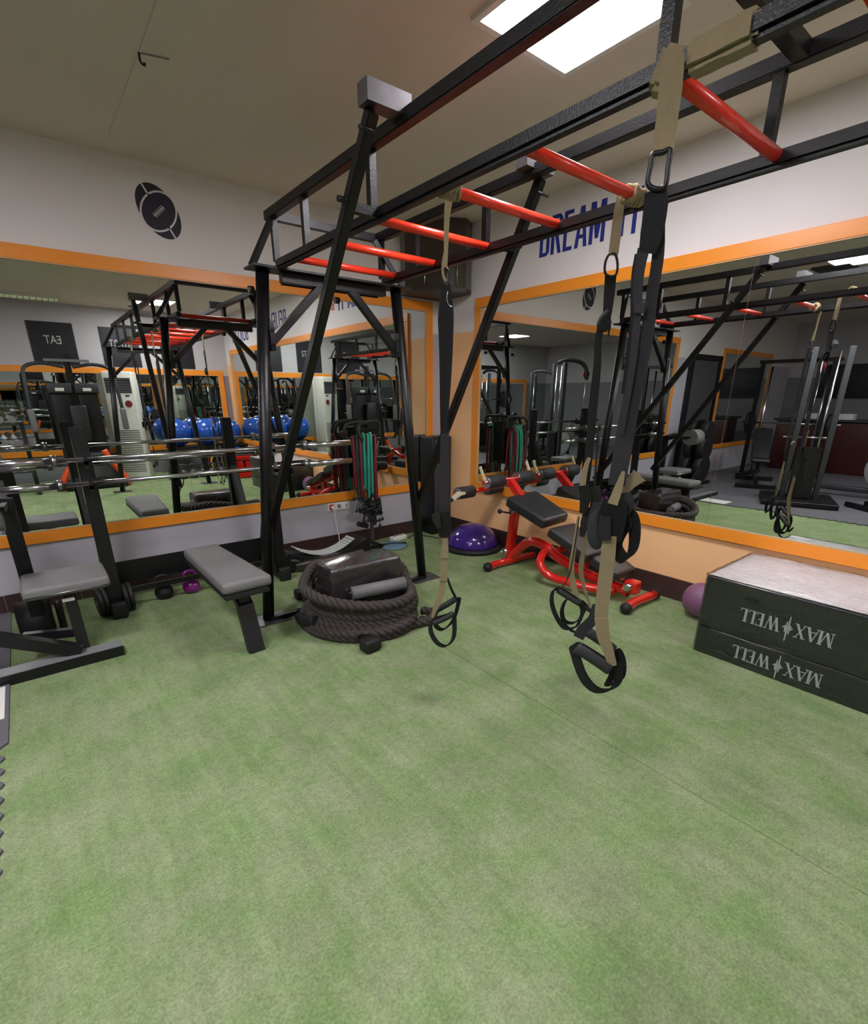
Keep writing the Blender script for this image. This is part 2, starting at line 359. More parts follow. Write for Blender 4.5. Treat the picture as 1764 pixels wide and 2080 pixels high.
# faint joint strips of the ceiling boards
struct('trim_1', MB().box((-2.9, -2.5, ZC - .002), (.012, 4.4, .004)), 'ceil')
def mirror_thing(label, M4, L, z0, z1, fw, seams):
    """M4(u,z): wall frame; L: wall length from u0 to u1"""
    u0, u1 = L
    p0 = M4(u0, z0)
    t = thing('wall_mirror', label, 'mirror', M4((u0 + u1) / 2, z0) @ Vector((0, 0, 0)))
    w = abs(u1 - u0); base = M4(u0, z0)
    cuts = [fw] + [c for c in seams] + [w - fw]
    for a, b_ in zip(cuts, cuts[1:]):
        m_ = MB().box(((a + b_) / 2, (z1 - z0) / 2, .008), (b_ - a - .0025, z1 - z0 - 2 * fw + .02, .006)); obj('mirror_pane', place(m_, base), 'mirror', t)
    H = z1 - z0
    for c, s_ in (((w / 2, H - fw / 2, .0125), (w, fw, .025)), ((w / 2, fw / 2, .0125), (w, fw, .025)), ((fw / 2, H / 2, .012), (fw, H - 2 * fw, .024)), ((w - fw / 2, H / 2, .012), (fw, H - 2 * fw, .024))):
        m_ = MB().box(c, s_, bev=.003, seg=1); obj('frame_rail', place(m_, base), 'orange', t)
    m_ = MB()
    for c, s_ in (((w / 2, H - fw - .003, .013), (w - 2 * fw, .006, .022)), ((w / 2, fw + .003, .013), (w - 2 * fw, .006, .022)), ((fw + .003, H / 2, .013), (.006, H - 2 * fw, .022)), ((w - fw - .003, H / 2, .013), (.006, H - 2 * fw, .022))): m_.box(c, s_)
    obj('edge_strip', place(m_, base), 'orangebk', t)
    return t
mirror_thing('wide orange-framed mirror on the grey wall behind the barbells', ON_A, (-5.22, -.11), .485, 2.41, .085, [5.22 - 2.692, 5.22 - 4.2 + .0] and sorted([5.22 - 2.692, 5.22 - 4.0]))
mirror_thing('long orange-framed mirror on the peach wall behind the red bench', ON_B, (-.57, -6.9), .54, 2.385, .085, [3.045 - .57, 5.2 - .57])
mirror_thing('orange-framed mirror past the dark door on the grey wall', ON_A, (-9.4, -6.95), .485, 2.35, .08, [1.2])
mirror_thing('orange-framed mirror on the far wall, seen reflected below the black posters', ON_F, (-.12, -4.6), .45, 2.0, .1, [1.5, 3.0])
mirror_thing('orange-framed mirror on the far wall behind the weight machines, seen only in reflections', ON_F, (-5.2, -9.6), .45, 2.0, .1, [2.2])
# door in the back wall (seen in the right mirror)
d = MB(); d.box((-6.25, -.02, 1.05), (.98, .05, 2.1), bev=.005, seg=1); do = obj('door_1', d, 'door'); do['kind'] = 'structure'
obj('door_frame', MB().box((-6.79, -.03, 1.09), (.09, .07, 2.18)).box((-5.71, -.03, 1.09), (.09, .07, 2.18)).box((-6.25, -.03, 2.15), (1.17, .07, .09)), 'black', do)
obj('door_handle', MB().cyl((-5.84, -.05, 1.02), (-5.84, -.09, 1.02), .012).cyl((-5.84, -.09, 1.02), (-5.95, -.09, 1.02), .01), 'steel', do)
# ceiling lights
def led(x, y, label, group='square ceiling light panels'):
    t = thing('ceiling_light', label, 'light', (x, y, ZC - .02), 0, group)
    f = MB()
    for c, s_ in (((0, .305, .01), (.64, .03, .02)), ((0, -.305, .01), (.64, .03, .02)), ((.305, 0, .01), (.03, .58, .02)), ((-.305, 0, .01), (.03, .58, .02))): f.box(c, s_)
    obj('frame', f, 'white', t, world=False); obj('diffuser', MB().box((0, 0, .01), (.585, .585, .012)), 'led', t, world=False); return t
L0 = led(-1.52, -2.77, 'bright square ceiling light panel above the rack of red rungs')
for (x, y, lb) in ((-1.5, -5.95, 'square ceiling light near the far wall, over the near end of the rack'), (-4.4, -2.45, 'square ceiling light over the rubber mat, seen in the right mirror'),
                   (-4.55, -4.1, 'added fill light panel behind the camera over the rubber mat'), (-7.2, -5.6, 'square ceiling light over the cable machines')):  # the panel behind the camera is added fill to brighten the near floor
    dup(L0, (x, y, ZC - .02), 0, lb)
t = thing('louvre_light', 'dim louvred tube light on the ceiling, seen in the left mirror', 'light', (-3.3, -6.5, ZC - .06))
obj('housing', MB().box((0, 0, .035), (1.0, .3, .05)), 'white', t, world=False)
obj('louvre', MB().box((0, .075, .006), (.96, .03, .012)).box((0, -.075, .006), (.96, .03, .012)), 'lampoff', t, world=False)
lv = MB()
for k in range(12): lv.box((-.44 + k * .08, 0, .0), (.006, .28, .03))
obj('louvre_fins', lv, 'grey', t, world=False)
tag(centred(obj('ceiling_vent', MB().box((-4.75, -2.1, ZC - .01), (.4, .4, .02)), 'dgrey')), 'dark square ceiling vent seen beside the light in the right mirror', 'vent')
t = thing('ceiling_hook', 'small dark hook with a loose wire in the ceiling', 'hook', (-2.903, -1.3, ZC))
obj('hook', MB().tube([(-2.903, -1.3, 3.03), (-2.903, -1.3, 2.995), (-2.89, -1.31, 2.98), (-2.885, -1.3, 2.992)], .005, sub=3), 'rubber', t)
obj('wire', MB().tube([(-2.903, -1.3, 3.026), (-2.85, -1.32, 3.024), (-2.78, -1.33, 3.028)], .0025, sub=3), 'grey', t)
# ------------------------------------------------------------------ wall decals
def wall_text(txt, name, label, M4, u, z, h, wd, material):
    o = obj(name, place(text_mesh(txt, h, wd), M4(u, z)), material); tag(o, label, 'lettering'); return o
def block(ch, W, H, k):
    """condensed bold capital as polygons"""
    V = lambda x: [(x, 0), (x + k, 0), (x + k, H), (x, H)]
    B = lambda x0, x1, y: [(x0, y), (x1, y), (x1, y + k * .85), (x0, y + k * .85)]
    c = k * .8
    if ch == 'D': return [V(0), B(k, W - c, 0), B(k, W - c, H - k * .85), [(W - k, c), (W, c), (W, H - c), (W - k, H - c)], [(W - c, 0), (W, c), (W - k, c), (W - c, k * .85)], [(W, H - c), (W - c, H), (W - c, H - k * .85), (W - k, H - c)]]
    if ch == 'R': return [V(0), B(k, W - c, H - k * .85), B(k, W - c, H * .46), [(W - k, H * .46 + c), (W, H * .46 + c), (W, H - c), (W - k, H - c)], [(W - c, H * .46), (W, H * .46 + c), (W - k, H * .46 + c), (W - c, H * .46 + k * .85)], [(W, H - c), (W - c, H), (W - c, H - k * .85), (W - k, H - c)], [(W * .38, H * .47), (W - k, 0), (W, 0), (W * .38 + k, H * .47)]]
    if ch == 'E': return [V(0), B(k, W * .92, 0), B(k, W * .92, H - k * .85), B(k, W * .8, H * .47)]
    if ch == 'A': return [[(0, 0), (k, 0), (W / 2 + k * .2, H), (W / 2 - k * .6, H)], [(W - k, 0), (W, 0), (W / 2 + k * .6, H), (W / 2 - k * .2, H)], [(W * .2, H * .22), (W * .8, H * .22), (W * .76, H * .22 + k * .8), (W * .24, H * .22 + k * .8)]]
    if ch == 'M': return [V(0), V(W - k), [(k * .5, H), (W / 2 - k * .45, H * .12), (W / 2 + k * .45, H * .12), (k * 1.4, H)], [(W - k * 1.4, H), (W / 2 - k * .45, H * .12), (W / 2 + k * .45, H * .12), (W - k * .5, H)]]
    if ch == 'I': return [V(0)]
    if ch == 'T': return [V(W / 2 - k / 2), B(0, W, H - k * .85)]
def block_word(word, widths, H, gap, k):
    mb = MB(); x = 0
    for n_, (ch, W) in enumerate(zip(word, widths)):
        for q_, p in enumerate(block(ch, W, H, k)): mb.prism([(a + x, b_) for a, b_ in p], .002, Matrix.Translation((0, 0, .00008 * q_)))
        x += W + gap
    return mb
tag(obj('wall_lettering', place(block_word('DREAM', (.10, .105, .095, .115, .135), .275, .017, .032), ON_B(-1.325, 2.595)), 'navy'), 'tall blue word DREAM lettered high on the white wall', 'lettering')
tag(obj('wall_lettering', place(block_word('IT', (.032, .10), .275, .030, .032), ON_B(-2.07, 2.595)), 'navy'), 'blue word IT beside DREAM, high on the white wall', 'lettering')
wall_text('BELIEVE IT', 'wall_lettering', 'blue words BELIEVE IT on the white wall, seen reversed in the left mirror', ON_B, -3.95, 2.56, .26, 1.1, 'navy')
wall_text('BUILD IT', 'wall_lettering', 'blue words BUILD IT on the white wall, seen reversed in the left mirror', ON_B, -5.75, 2.5, .26, .95, 'navy')
def hoop(yc, label):
    mb = MB(); m_ = ON_B(yc, 2.6)
    mb.box((0, .16, .002), (.14, .018, .003))
    for k in range(5): mb.prism([(-.06 + .03 * k, .15), (-.052 + .03 * k, .15), (-.035 + .02 * k + .008, .03), (-.043 + .02 * k + .008, .03)], .003, Matrix.Identity(4))
    mb.prism([(-.05, .03), (.05, .03), (.045, .018), (-.045, .018)], .003, Matrix.Identity(4)); mb.prism([(-.055, .09), (.055, .09), (.053, .08), (-.053, .08)], .003, Matrix.Identity(4))
    tag(obj('hoop_decal', place(mb, m_), 'redink'), label, 'decal')
hoop(-2.36, 'coral basketball hoop decal just after DREAM IT'); hoop(-5.2, 'coral hoop decal after BELIEVE IT, seen in the left mirror')
# rugby ball: dark oval panels with pale gaps
def ell(a, b_, n=48, ph=0): return [(a * math.cos(2 * PI * k / n + ph), b_ * math.sin(2 * PI * k / n + ph)) for k in range(n)]
R_ = Matrix.Rotation(math.radians(-52), 4, 'Z')
t = thing('rugby_ball_decal', 'dark rugby ball decal with pale laces high on the wall', 'decal', (-2.61, 0, 2.64))
base = ON_A(-2.612, 2.748, .0005)
def rel(a, b_, ang, th, z, mb):
    c, s_ = math.cos(ang), math.sin(ang); mb.prism([(x * c - y * s_, x * s_ + y * c) for x, y in ell(a, b_)], th, base @ Matrix.Translation((0, 0, z))); return mb
obj('outer_oval', rel(.175, .128, math.radians(-60), .001, 0, MB()), 'inkb', t)
rg = rel(.142, .112, math.radians(50), .001, .0012, MB())
for s_ in (1, -1):
    a0 = math.radians(-60); c0 = Vector((math.cos(a0), math.sin(a0))) * s_; nrm = Vector((-c0.y, c0.x)) * .0055
    p, q_ = c0 * .09, c0 * .178
    rg.prism([tuple(p - nrm), tuple(q_ - nrm), tuple(q_ + nrm), tuple(p + nrm)], .001, base @ Matrix.Translation((0, 0, .0012)))
obj('seam_lines', rg, 'wallw', t, label='pale seam lines')
obj('centre_oval', rel(.129, .100, math.radians(50), .001, .0024, MB()), 'inkb', t)
mb = MB(); mb.box((0, 0, .004), (.10, .008, .001))
for k in range(6): mb.box((-.04 + k * .016, 0, .004), (.006, .034, .001), rot=(0, 0, .15))
obj('laces', place(mb, base @ Matrix.Rotation(math.radians(44), 4, 'Z')), 'print', t)
# posters on the far wall
for (x, w_, h_, z0, txt, lb, tx) in ((-2.96, .66, .70, 2.02, 'EAT', 'black poster reading EAT on the far wall, seen reversed in the left mirror', .24), (-1.93, .62, .68, 2.02, 'START', 'black poster reading START on the far wall beside the air conditioner', .36), (-.95, .6, .68, 2.02, 'TRAIN', 'third dark poster on the far wall, nearest the corner', .3)):
    t = thing('poster', lb, 'poster', (x, YF, z0))
    obj('sheet', place(MB().box((0, h_ / 2, .004), (w_, h_, .008)), ON_F(x, z0)), 'poster', t)
    if txt != 'TRAIN': obj('lettering', place(text_mesh(txt, .13, tx, .002), ON_F(x + tx / 2, z0 + h_ * .5, .0095)), 'print', t)
# corner speaker cabinet under smoked acrylic
t = thing('corner_speaker', 'dark smoked acrylic speaker cabinet mounted high in the corner', 'speaker', (-.2, -.2, 2.4))
pts = [(-.02, -.02), (-.50, -.02), (-.53, -.12), (-.30, -.47), (-.14, -.56), (-.02, -.50)]
cab = MB(); cab.prism(pts, .56, Matrix.Translation((0, 0, 2.46))); obj('cabinet', cab, 'lens', t)
cab = MB(); cab.prism([(x * 1.01, y * 1.01) for x, y in pts], .03, Matrix.Translation((0, 0, 2.43))); obj('base_board', cab, 'olvbox', t)
mb = MB().cyl((-.43, -.30, 2.50), (-.43, -.30, 2.62), .006).cyl((-.225, -.53, 2.48), (-.225, -.53, 2.68), .006); obj('handle', mb, M['chrome'], t)
# tall black speaker tower in the corner
t = thing('floor_cabinet', 'tall narrow black cabinet standing in the room corner', 'cabinet', (-.16, -.13, 0))
obj('body', MB().box((-.16, -.13, .54), (.27, .22, 1.08), bev=.01), 'black', t)
obj('front_panel', MB().box((-.16, -.245, .95), (.22, .01, .2), bev=.004).box((-.16, -.245, .45), (.22, .01, .7), bev=.004), 'dgrey', t)
obj('badge', MB().tube([(-.11, -.255, 1.01), (-.09, -.257, 1.0), (-.075, -.257, .975)], .004, sub=3), 'chrome', t)
# ------------------------------------------------------------------ monkey bar rig
RXL, RXR, ZR, ZT, Y0, Y1 = -2.28, -1.52, 2.25, 2.52, -1.22, -5.18
rig = thing('monkey_bar_rig', 'black steel monkey bar rig with red rungs standing on the green turf', 'rig', (-1.94, -3.2, 0))
def rigpart(name, mb, m_='rig', parent=None, label=None): return obj(name, mb, m_, parent or rig, label=label)
for X in (RXL, RXR):
    rigpart('side_rail', MB().beam((X, Y0 - .02, ZR), (X, Y1 + .02, ZR), .052, .052, bev=.012))
    rigpart('top_chord', MB().beam((X, Y0 + .08, ZT), (X, Y1 - .08, ZT), .05, .05, bev=.004))
for (X, ys) in ((RXL, (-1.22, -1.64, -2.31, -3.66, -4.3, -4.95)), (RXR, (-1.22, -1.62, -2.25, -3.62, -4.3, -4.95))):
    for y in ys: rigpart('strut', MB().beam((X, y, ZR + .02), (X, y, ZT - .02), .034, .034))
for y in (Y0 + .05, -3.68, Y1 - .05): rigpart('top_crossbar', MB().beam((RXL, y, ZT), (RXR, y, ZT), .045, .045))
for k, y in enumerate((-1.40, -1.82, -2.28, -2.75, -3.17, -3.66, -4.05, -4.5, -4.93)):
    rigpart('rung', MB().cyl((RXL + .015, y, ZR + .01), (RXR - .015, y, ZR + .01), .0195, seg=24), 'red', label='red rung')
for (ye, sgn) in ((-1.3, 1), (-5.1, -1)):
    rigpart('end_plate', MB().box((-1.93, ye, 2.205), (1.12, .16, .012)))
    rigpart('end_beam', MB().beam((-2.30, ye, 2.17), (-1.56, ye, 2.17), .05, .05).box((-1.93, ye + .05 * sgn, 2.175), (.7, .006, .07)))
    for (xb, xt, sx) in ((-2.62, -2.41, 1), (-1.25, -1.465, -1)):
        post = rigpart('post', MB().cyl((xb, ye, .008), (xt, ye, 2.2), .038, seg=20))
        rigpart('base_plate', MB().box((xb, ye, .005), (.26, .18, .01)), 'raw', post)
        rigpart('gusset_bracket', MB().box((xt - .0 * sx + (xb - xt) * .16 + sx * .045, ye - .0, 1.84), (.03, .07, .16), bev=.004).cyl((xt + (xb - xt) * .16 + sx * .05, ye - .05, 1.88), (xt + (xb - xt) * .16 + sx * .05, ye + .05, 1.88), .01).cyl((xt + (xb - xt) * .16 + sx * .05, ye - .05, 1.80), (xt + (xb - xt) * .16 + sx * .05, ye + .05, 1.80), .01), 'black', post)
        rigpart('knee_brace', MB().beam((xt + (xb - xt) * .17 + sx * .05, ye, 1.81), (-1.93 - sx * .10, ye, 2.16), .045, .045, up=(0, 1, 0)))
        rigpart('corner_brace', MB().beam((-1.93 - sx * .54, ye, 2.21), (-1.93 - sx * .36, ye + .08 * sgn, ZT - .03), .03, .03))
        # long diagonal from the post up past the rail
        if sgn < 0: continue
        o_ = -1 if sx > 0 else 1
        xq = -2.436 if sx > 0 else -1.418; xp = -2.528 if sx > 0 else -1.285
        P0 = Vector((xp, ye - .02 * sgn, .70)); Q0 = Vector((xq, ye - 1.07 * sgn, ZR)); T0 = P0 + (Q0 - P0) * 1.17
        dg = rigpart('diagonal_brace', MB().beam(P0 - (Q0 - P0) * .06, T0, .046, .046, up=(1, 0, 0), bev=.004))
        rigpart('brace_cap', MB().box((T0.x + o_ * -.055, T0.y - .01 * sgn, T0.z + .045), (.20, .07, .07)), 'raw', dg, label='bare steel end cap')
        rigpart('brace_bracket', MB().beam((xq, Q0.y + .0, ZR), (RXL if sx > 0 else RXR, Q0.y, ZR), .035, .035).cyl((xq + o_ * .05, Q0.y, ZR + .02), (xq - o_ * .02, Q0.y, ZR + .02), .012), 'rig', dg)
        rigpart('bolt', MB().cyl((T0.x + o_ * .06, T0.y, T0.z - .06), (T0.x - o_ * .02, T0.y, T0.z - .06), .007), 'black', dg)
rigpart('floor_bar', MB().beam((-2.62, -1.33, .02), (-1.25, -1.33, .02), .04, .03))
for xs in (-2.475, -1.90): rigpart('spacer_tube', MB().cyl((xs, -1.22, 2.10), (xs + .03, -1.22, 2.10), .02), 'black')
# ------------------------------------------------------------------ suspension trainers
def N_(X0, Y0): return Vector((CAM.x - X0, CAM.y - Y0, 0)).normalized()
def strapset(label, X0, Y0, loops, group='suspension trainers'):
    t = thing('suspension_trainer', label, 'suspension strap', (X0, Y0, 2.2), 0, group)
    n = N_(X0, Y0)
    for (nm, kind, m_, pts, wd, dep) in loops:
        P = [near(X0, Y0, x, y) + n * (dep[i] if isinstance(dep, (list, tuple)) else dep) for i, (x, y) in enumerate(pts)]
        mb = MB()
        if kind == 'r': mb.ribbon(P, wd, n=n, th=.005)
        elif kind == 'e': mb.ribbon(P, wd, n=RT.cross(UPW) * .2 + RT, th=.005)
        elif kind == 'lp': mb.ribbon(P, wd, n=n, th=.005, closed=True)
        elif kind == 'le': # edge-on loop: band width points at the viewer, loop drawn in the plane
            nn = len(P); Q = spline(P, 5, True); m2 = len(Q); rings = []
            for i, p in enumerate(Q):
                tt = (Q[(i + 1) % m2] - Q[i - 1]).normalized(); out = tt.cross(n).normalized()
                wv = (n * .55 + UPW * .62 + RT * .5).normalized() * wd / 2
                rings.append([mb.bm.verts.new(p + wv + out * .0035), mb.bm.verts.new(p - wv + out * .0035), mb.bm.verts.new(p - wv - out * .0035), mb.bm.verts.new(p + wv - out * .0035)])
            for i in range(m2):
                a, b_ = rings[i], rings[(i + 1) % m2]
                for k in range(4): mb.bm.faces.new((a[k], a[(k + 1) % 4], b_[(k + 1) % 4], b_[k]))
        elif kind == 't': mb.tube(P, wd, sub=4, seg=14)
        elif kind == 'tc': mb.tube(P, wd, sub=4, closed=True, seg=10)
        obj(nm, mb, m_, t)
    return t
def wrap(root_mb, c, axis, r, R2, n=4):
    for k in range(n):
        off = Vector(axis) * (k - n / 2 + .5) * R2 * 1.15
        ring = []
        a = Vector(axis).normalized(); u = a.orthogonal().normalized(); v = a.cross(u)
        for j in range(14): ring.append(Vector(c) + off + (u * math.cos(2 * PI * j / 14) + v * math.sin(2 * PI * j / 14)) * (r + .004 * math.sin(j * 2 + k)) + a * .012 * math.sin(2 * PI * j / 14 + k))
        root_mb.tube(ring, R2, seg=8, closed=True, sub=2)
    return root_mb
# 1: hangs from the fourth rung by the left rail
X0, Y0_ = -2.235, -2.77
s1 = strapset('olive and black suspension trainer hanging farthest, in front of the room corner', X0, Y0_, [
    ('anchor_strap', 'r', 'olive', [(914, 398), (908, 450), (906, 545)], [.034, .022, .012], .02),
    ('anchor_strap', 'r', 'olive', [(908, 500), (901, 530), (900, 556), (906, 572)], .010, .012),
    ('carabiner', 'tc', 'black', [(906, 545), (900, 556), (902, 572), (908, 580), (913, 570), (912, 553)], .0045, 0),
    ('main_strap', 'r', 'web', [(907, 578), (906, 610), (905, 650), (905, 720), (904, 800), (902, 880)], [.035, .05, .062, .052, .044, .030], 0),
    ('main_strap', 'r', 'web', [(914, 600), (917, 640), (915, 720), (911, 800), (905, 870)], [.012, .02, .02, .016, .012], .02),
    ('lower_strap', 'r', 'webg', [(903, 850), (904, 890), (904, 960), (903, 1045)], [.030, .040, .044, .036], 0),
    ('trim_wire', 't', 'chrome', [(910, 595), (908, 610), (912, 622), (918, 626)], .0018, .03),
    ('cam_buckle', 'r', 'black', [(899, 1040), (902, 1062), (904, 1090)], [.07, .075, .05], .015),
    ('cam_buckle', 'r', 'rubber', [(885, 1040), (888, 1055), (893, 1070)], [.04, .035, .02], .03),
    ('foot_loop_strap', 'r', 'olive', [(905, 1086), (904, 1120), (902, 1160), (899, 1195)], [.02, .036, .032, .030], .01),
    ('foot_loop_strap', 'r', 'olive', [(900, 1192), (893, 1215), (884, 1235), (879, 1252)], [.034, .030, .024, .014], .015),
    ('foot_loop_strap', 'r', 'web', [(909, 1178), (917, 1200), (926, 1218)], [.010, .012, .014], -.03),
    ('keeper_band', 'r', 'olive', [(903, 1126), (903, 1132)], [.040, .040], .016),
    ('keeper_band', 'r', 'olive', [(901, 1172), (901, 1178)], [.040, .040], .016),
    ('handle_grip', 't', 'foam', [(880, 1262), (900, 1254), (921, 1243)], .016, .02),
    ('handle_grip', 't', 'foam', [(886, 1246), (905, 1236), (927, 1222)], .016, -.04),
    ('foot_cradle', 'le', 'web', [(880, 1255), (876, 1280), (890, 1303), (908, 1308), (922, 1290), (923, 1255), (919, 1245)], .03, .02),
    ('foot_cradle', 'le', 'web', [(886, 1250), (884, 1275), (900, 1286), (920, 1268), (930, 1240), (929, 1222)], .03, -.04),
    ('tag_strap', 'r', 'cream', [(921, 1012), (930, 1003), (946, 1000)], [.02, .022, .008], .02),
    ('tag_strap', 'r', 'webg', [(906, 1030), (912, 1018), (921, 1012)], [.02, .018, .016], .02)])
obj('anchor_wrap', wrap(MB(), (-2.205, -2.755, 2.262), (1, 0, 0), .027, .010, 5), 'olive', s1)
# 2: fifth rung by the right rail
X0, Y0_ = -1.56, -3.10
s2 = strapset('middle suspension trainer with olive anchor band, knotted black straps and twin handles', X0, Y0_, [
    ('anchor_strap', 'r', 'olive', [(1262, 400), (1256, 440), (1250, 490), (1246, 520)], [.034, .040, .042, .040], .01),
    ('carabiner', 'tc', 'black', [(1238, 518), (1230, 535), (1230, 556), (1240, 562), (1252, 558), (1255, 538), (1250, 518)], .0055, .01),
    ('main_strap', 'r', 'web', [(1241, 560), (1238, 600), (1234, 640)], [.048, .046, .036], .01),
    ('knot', 't', 'web', [(1238, 636), (1226, 648), (1221, 662), (1228, 668), (1236, 652)], .018, .02),
    ('main_strap', 'r', 'web', [(1224, 650), (1216, 690), (1214, 740), (1208, 800), (1202, 860), (1196, 930), (1190, 990)], [.030, .030, .034, .040, .040, .038, .034], 0),
    ('loose_end', 'r', 'web', [(1238, 645), (1238, 665), (1236, 686)], [.014, .014, .004], .02),
    ('side_strap', 't', 'webg', [(1216, 860), (1212, 930), (1207, 1000)], .005, -.03),
    ('olive_tail', 'r', 'olive', [(1198, 928), (1190, 950), (1184, 985)], [.016, .026, .03], .03),
    ('cam_buckle', 'r', 'black', [(1186, 984), (1190, 1010), (1184, 1040)], [.05, .055, .03], .03),
    ('cam_buckle', 'r', 'rubber', [(1208, 990), (1212, 1012), (1206, 1035)], [.045, .05, .04], -.02),
    ('foot_loop_strap', 'r', 'olive', [(1176, 1046), (1170, 1090), (1162, 1150), (1166, 1185), (1178, 1220)], [.012, .018, .028, .032, .022], .03),
    ('foot_loop_strap', 'r', 'olive', [(1190, 1085), (1186, 1120), (1180, 1160), (1188, 1200), (1202, 1240)], [.010, .022, .026, .016, .014], -.02),
    ('black_webbing', 'r', 'webg', [(1196, 1030), (1190, 1060), (1182, 1090)], [.04, .05, .02], .0),
    ('black_webbing', 'r', 'webg', [(1214, 1020), (1204, 1060), (1212, 1095), (1224, 1105)], [.04, .05, .045, .03], .02),
    ('side_web', 't', 'web', [(1178, 1045), (1158, 1160), (1134, 1195)], .003, .05),
    ('handle_grip', 't', 'foam', [(1134, 1194), (1156, 1208), (1180, 1222)], .017, .03),
    ('handle_grip', 't', 'foam', [(1158, 1215), (1180, 1230), (1204, 1245)], .017, -.03),
    ('foot_cradle', 'le', 'web', [(1134, 1192), (1122, 1210), (1128, 1240), (1145, 1268), (1162, 1272), (1176, 1262), (1182, 1225)], .028, .03),
    ('foot_cradle', 'le', 'web', [(1155, 1218), (1142, 1240), (1146, 1264), (1166, 1268), (1182, 1254), (1186, 1230)], .028, -.02),
    ('foot_cradle', 'r', 'web', [(1146, 1266), (1160, 1280), (1176, 1286)], [.016, .016, .01], .0),
    ('cradle_strap', 'r', 'web', [(1200, 1240), (1206, 1262), (1222, 1248)], [.016, .02, .012], -.02)])
obj('anchor_wrap', wrap(MB(), (-1.585, -3.165, 2.262), (1, 0, 0), .027, .010, 6), 'olive', s2)
# 3: nearest, left rail
X0, Y0_ = -2.30, -3.70
s3 = strapset('nearest suspension trainer, hanging from a carabiner with wide black straps and two foot loops', X0, Y0_, [
    ('anchor_strap', 'r', 'olive', [(1366, 130), (1360, 200), (1352, 270), (1346, 326)], [.050, .052, .050, .048], .035),
    ('carabiner', 'tc', 'black', [(1326, 326), (1322, 345), (1316, 382), (1330, 394), (1350, 388), (1356, 350), (1360, 318), (1345, 322)], .0065, .035),
    ('main_strap', 'r', 'web', [(1331, 396), (1331, 430), (1324, 480), (1314, 520)], [.050, .058, .056, .040], .03),
    ('main_strap', 'r', 'webg', [(1340, 430), (1337, 520), (1325, 600), (1311, 700), (1286, 800), (1268, 900), (1253, 985)], [.026, .030, .030, .036, .048, .052, .050], .01),
    ('adjuster_strap', 'r', 'webg', [(1308, 510), (1300, 550), (1296, 590), (1296, 626)], [.030, .027, .025, .022], .03),
    ('adjuster_strap', 'r', 'web', [(1294, 520), (1288, 560), (1286, 610), (1286, 650), (1278, 720), (1268, 800)], [.010, .012, .012, .014, .016, .014], .02),
    ('adjuster_buckle', 'r', 'rubber', [(1302, 618), (1298, 640)], [.028, .028], .035),
    ('side_strap', 'r', 'webg', [(1296, 636), (1288, 720), (1276, 800), (1262, 880)], [.020, .020, .018, .014], .025),
    ('olive_fold', 'r', 'olive', [(1268, 953), (1258, 985), (1246, 1018)], [.008, .024, .030], .05),
    ('olive_fold', 'r', 'olive', [(1262, 1020), (1278, 990), (1300, 968)], [.010, .03, .05], -.03),
    ('cam_buckle', 'r', 'black', [(1252, 1010), (1244, 1050), (1240, 1090)], [.07, .085, .07], .04),
    ('cam_buckle', 'r', 'webg', [(1262, 1000), (1264, 1020), (1256, 1046)], [.05, .075, .05], .02),
    ('cam_buckle', 'r', 'rubber', [(1232, 1040), (1230, 1065), (1232, 1088)], [.03, .04, .03], .06),
    ('webbing_loop', 'le', 'webg', [(1212, 1036), (1204, 1060), (1206, 1090), (1218, 1104), (1228, 1098), (1232, 1060), (1224, 1038)], .04, .02),
    ('webbing_loop', 'le', 'web', [(1262, 1044), (1282, 1050), (1290, 1078), (1286, 1118), (1270, 1136), (1254, 1118), (1258, 1100), (1274, 1070)], .045, .0),
    ('foot_loop_strap', 'r', 'olive', [(1240, 1082), (1236, 1130), (1230, 1180), (1224, 1230), (1224, 1250)], [.042, .044, .044, .042, .040], .045),
    ('foot_loop_strap', 'r', 'olive', [(1224, 1244), (1228, 1280), (1238, 1310), (1246, 1338)], [.044, .040, .034, .026], .05),
    ('foot_loop_strap', 'r', 'webg', [(1210, 1232), (1204, 1262), (1184, 1284), (1174, 1300)], [.020, .034, .040, .036], -.02),
    ('handle_grip', 't', 'foam', [(1174, 1302), (1205, 1322), (1240, 1346)], .0195, .05),
    ('handle_grip', 't', 'foam', [(1192, 1290), (1220, 1308), (1246, 1328)], .0185, -.03),
    ('foot_cradle', 'le', 'web', [(1172, 1302), (1172, 1325), (1188, 1368), (1212, 1392), (1240, 1392), (1256, 1375), (1252, 1344), (1236, 1340)], .040, .03),
    ('foot_cradle', 'le', 'web', [(1240, 1335), (1252, 1322), (1263, 1345), (1262, 1375), (1248, 1388), (1236, 1388), (1246, 1365)], .036, .0)])
def sleeve(p, q, w):
    mb = MB(); mb.beam(p, q, w, w, bev=.012)
    bmesh.ops.subdivide_edges(mb.bm, edges=[e for e in mb.bm.edges if e.calc_length() > .05], cuts=5, use_grid_fill=True)
    for v in mb.bm.verts: v.co += Vector((random.uniform(-1, 1), random.uniform(-1, 1), random.uniform(-1, 1))) * .0015
    return mb
obj('anchor_wrap', sleeve((-2.28, -3.72, 2.25), (-2.28, -3.88, 2.25), .064), 'olive', s3)
obj('anchor_wrap', sleeve((-2.30, -3.665, 2.20), (-2.285, -3.69, 2.285), .062), 'olive', s3)
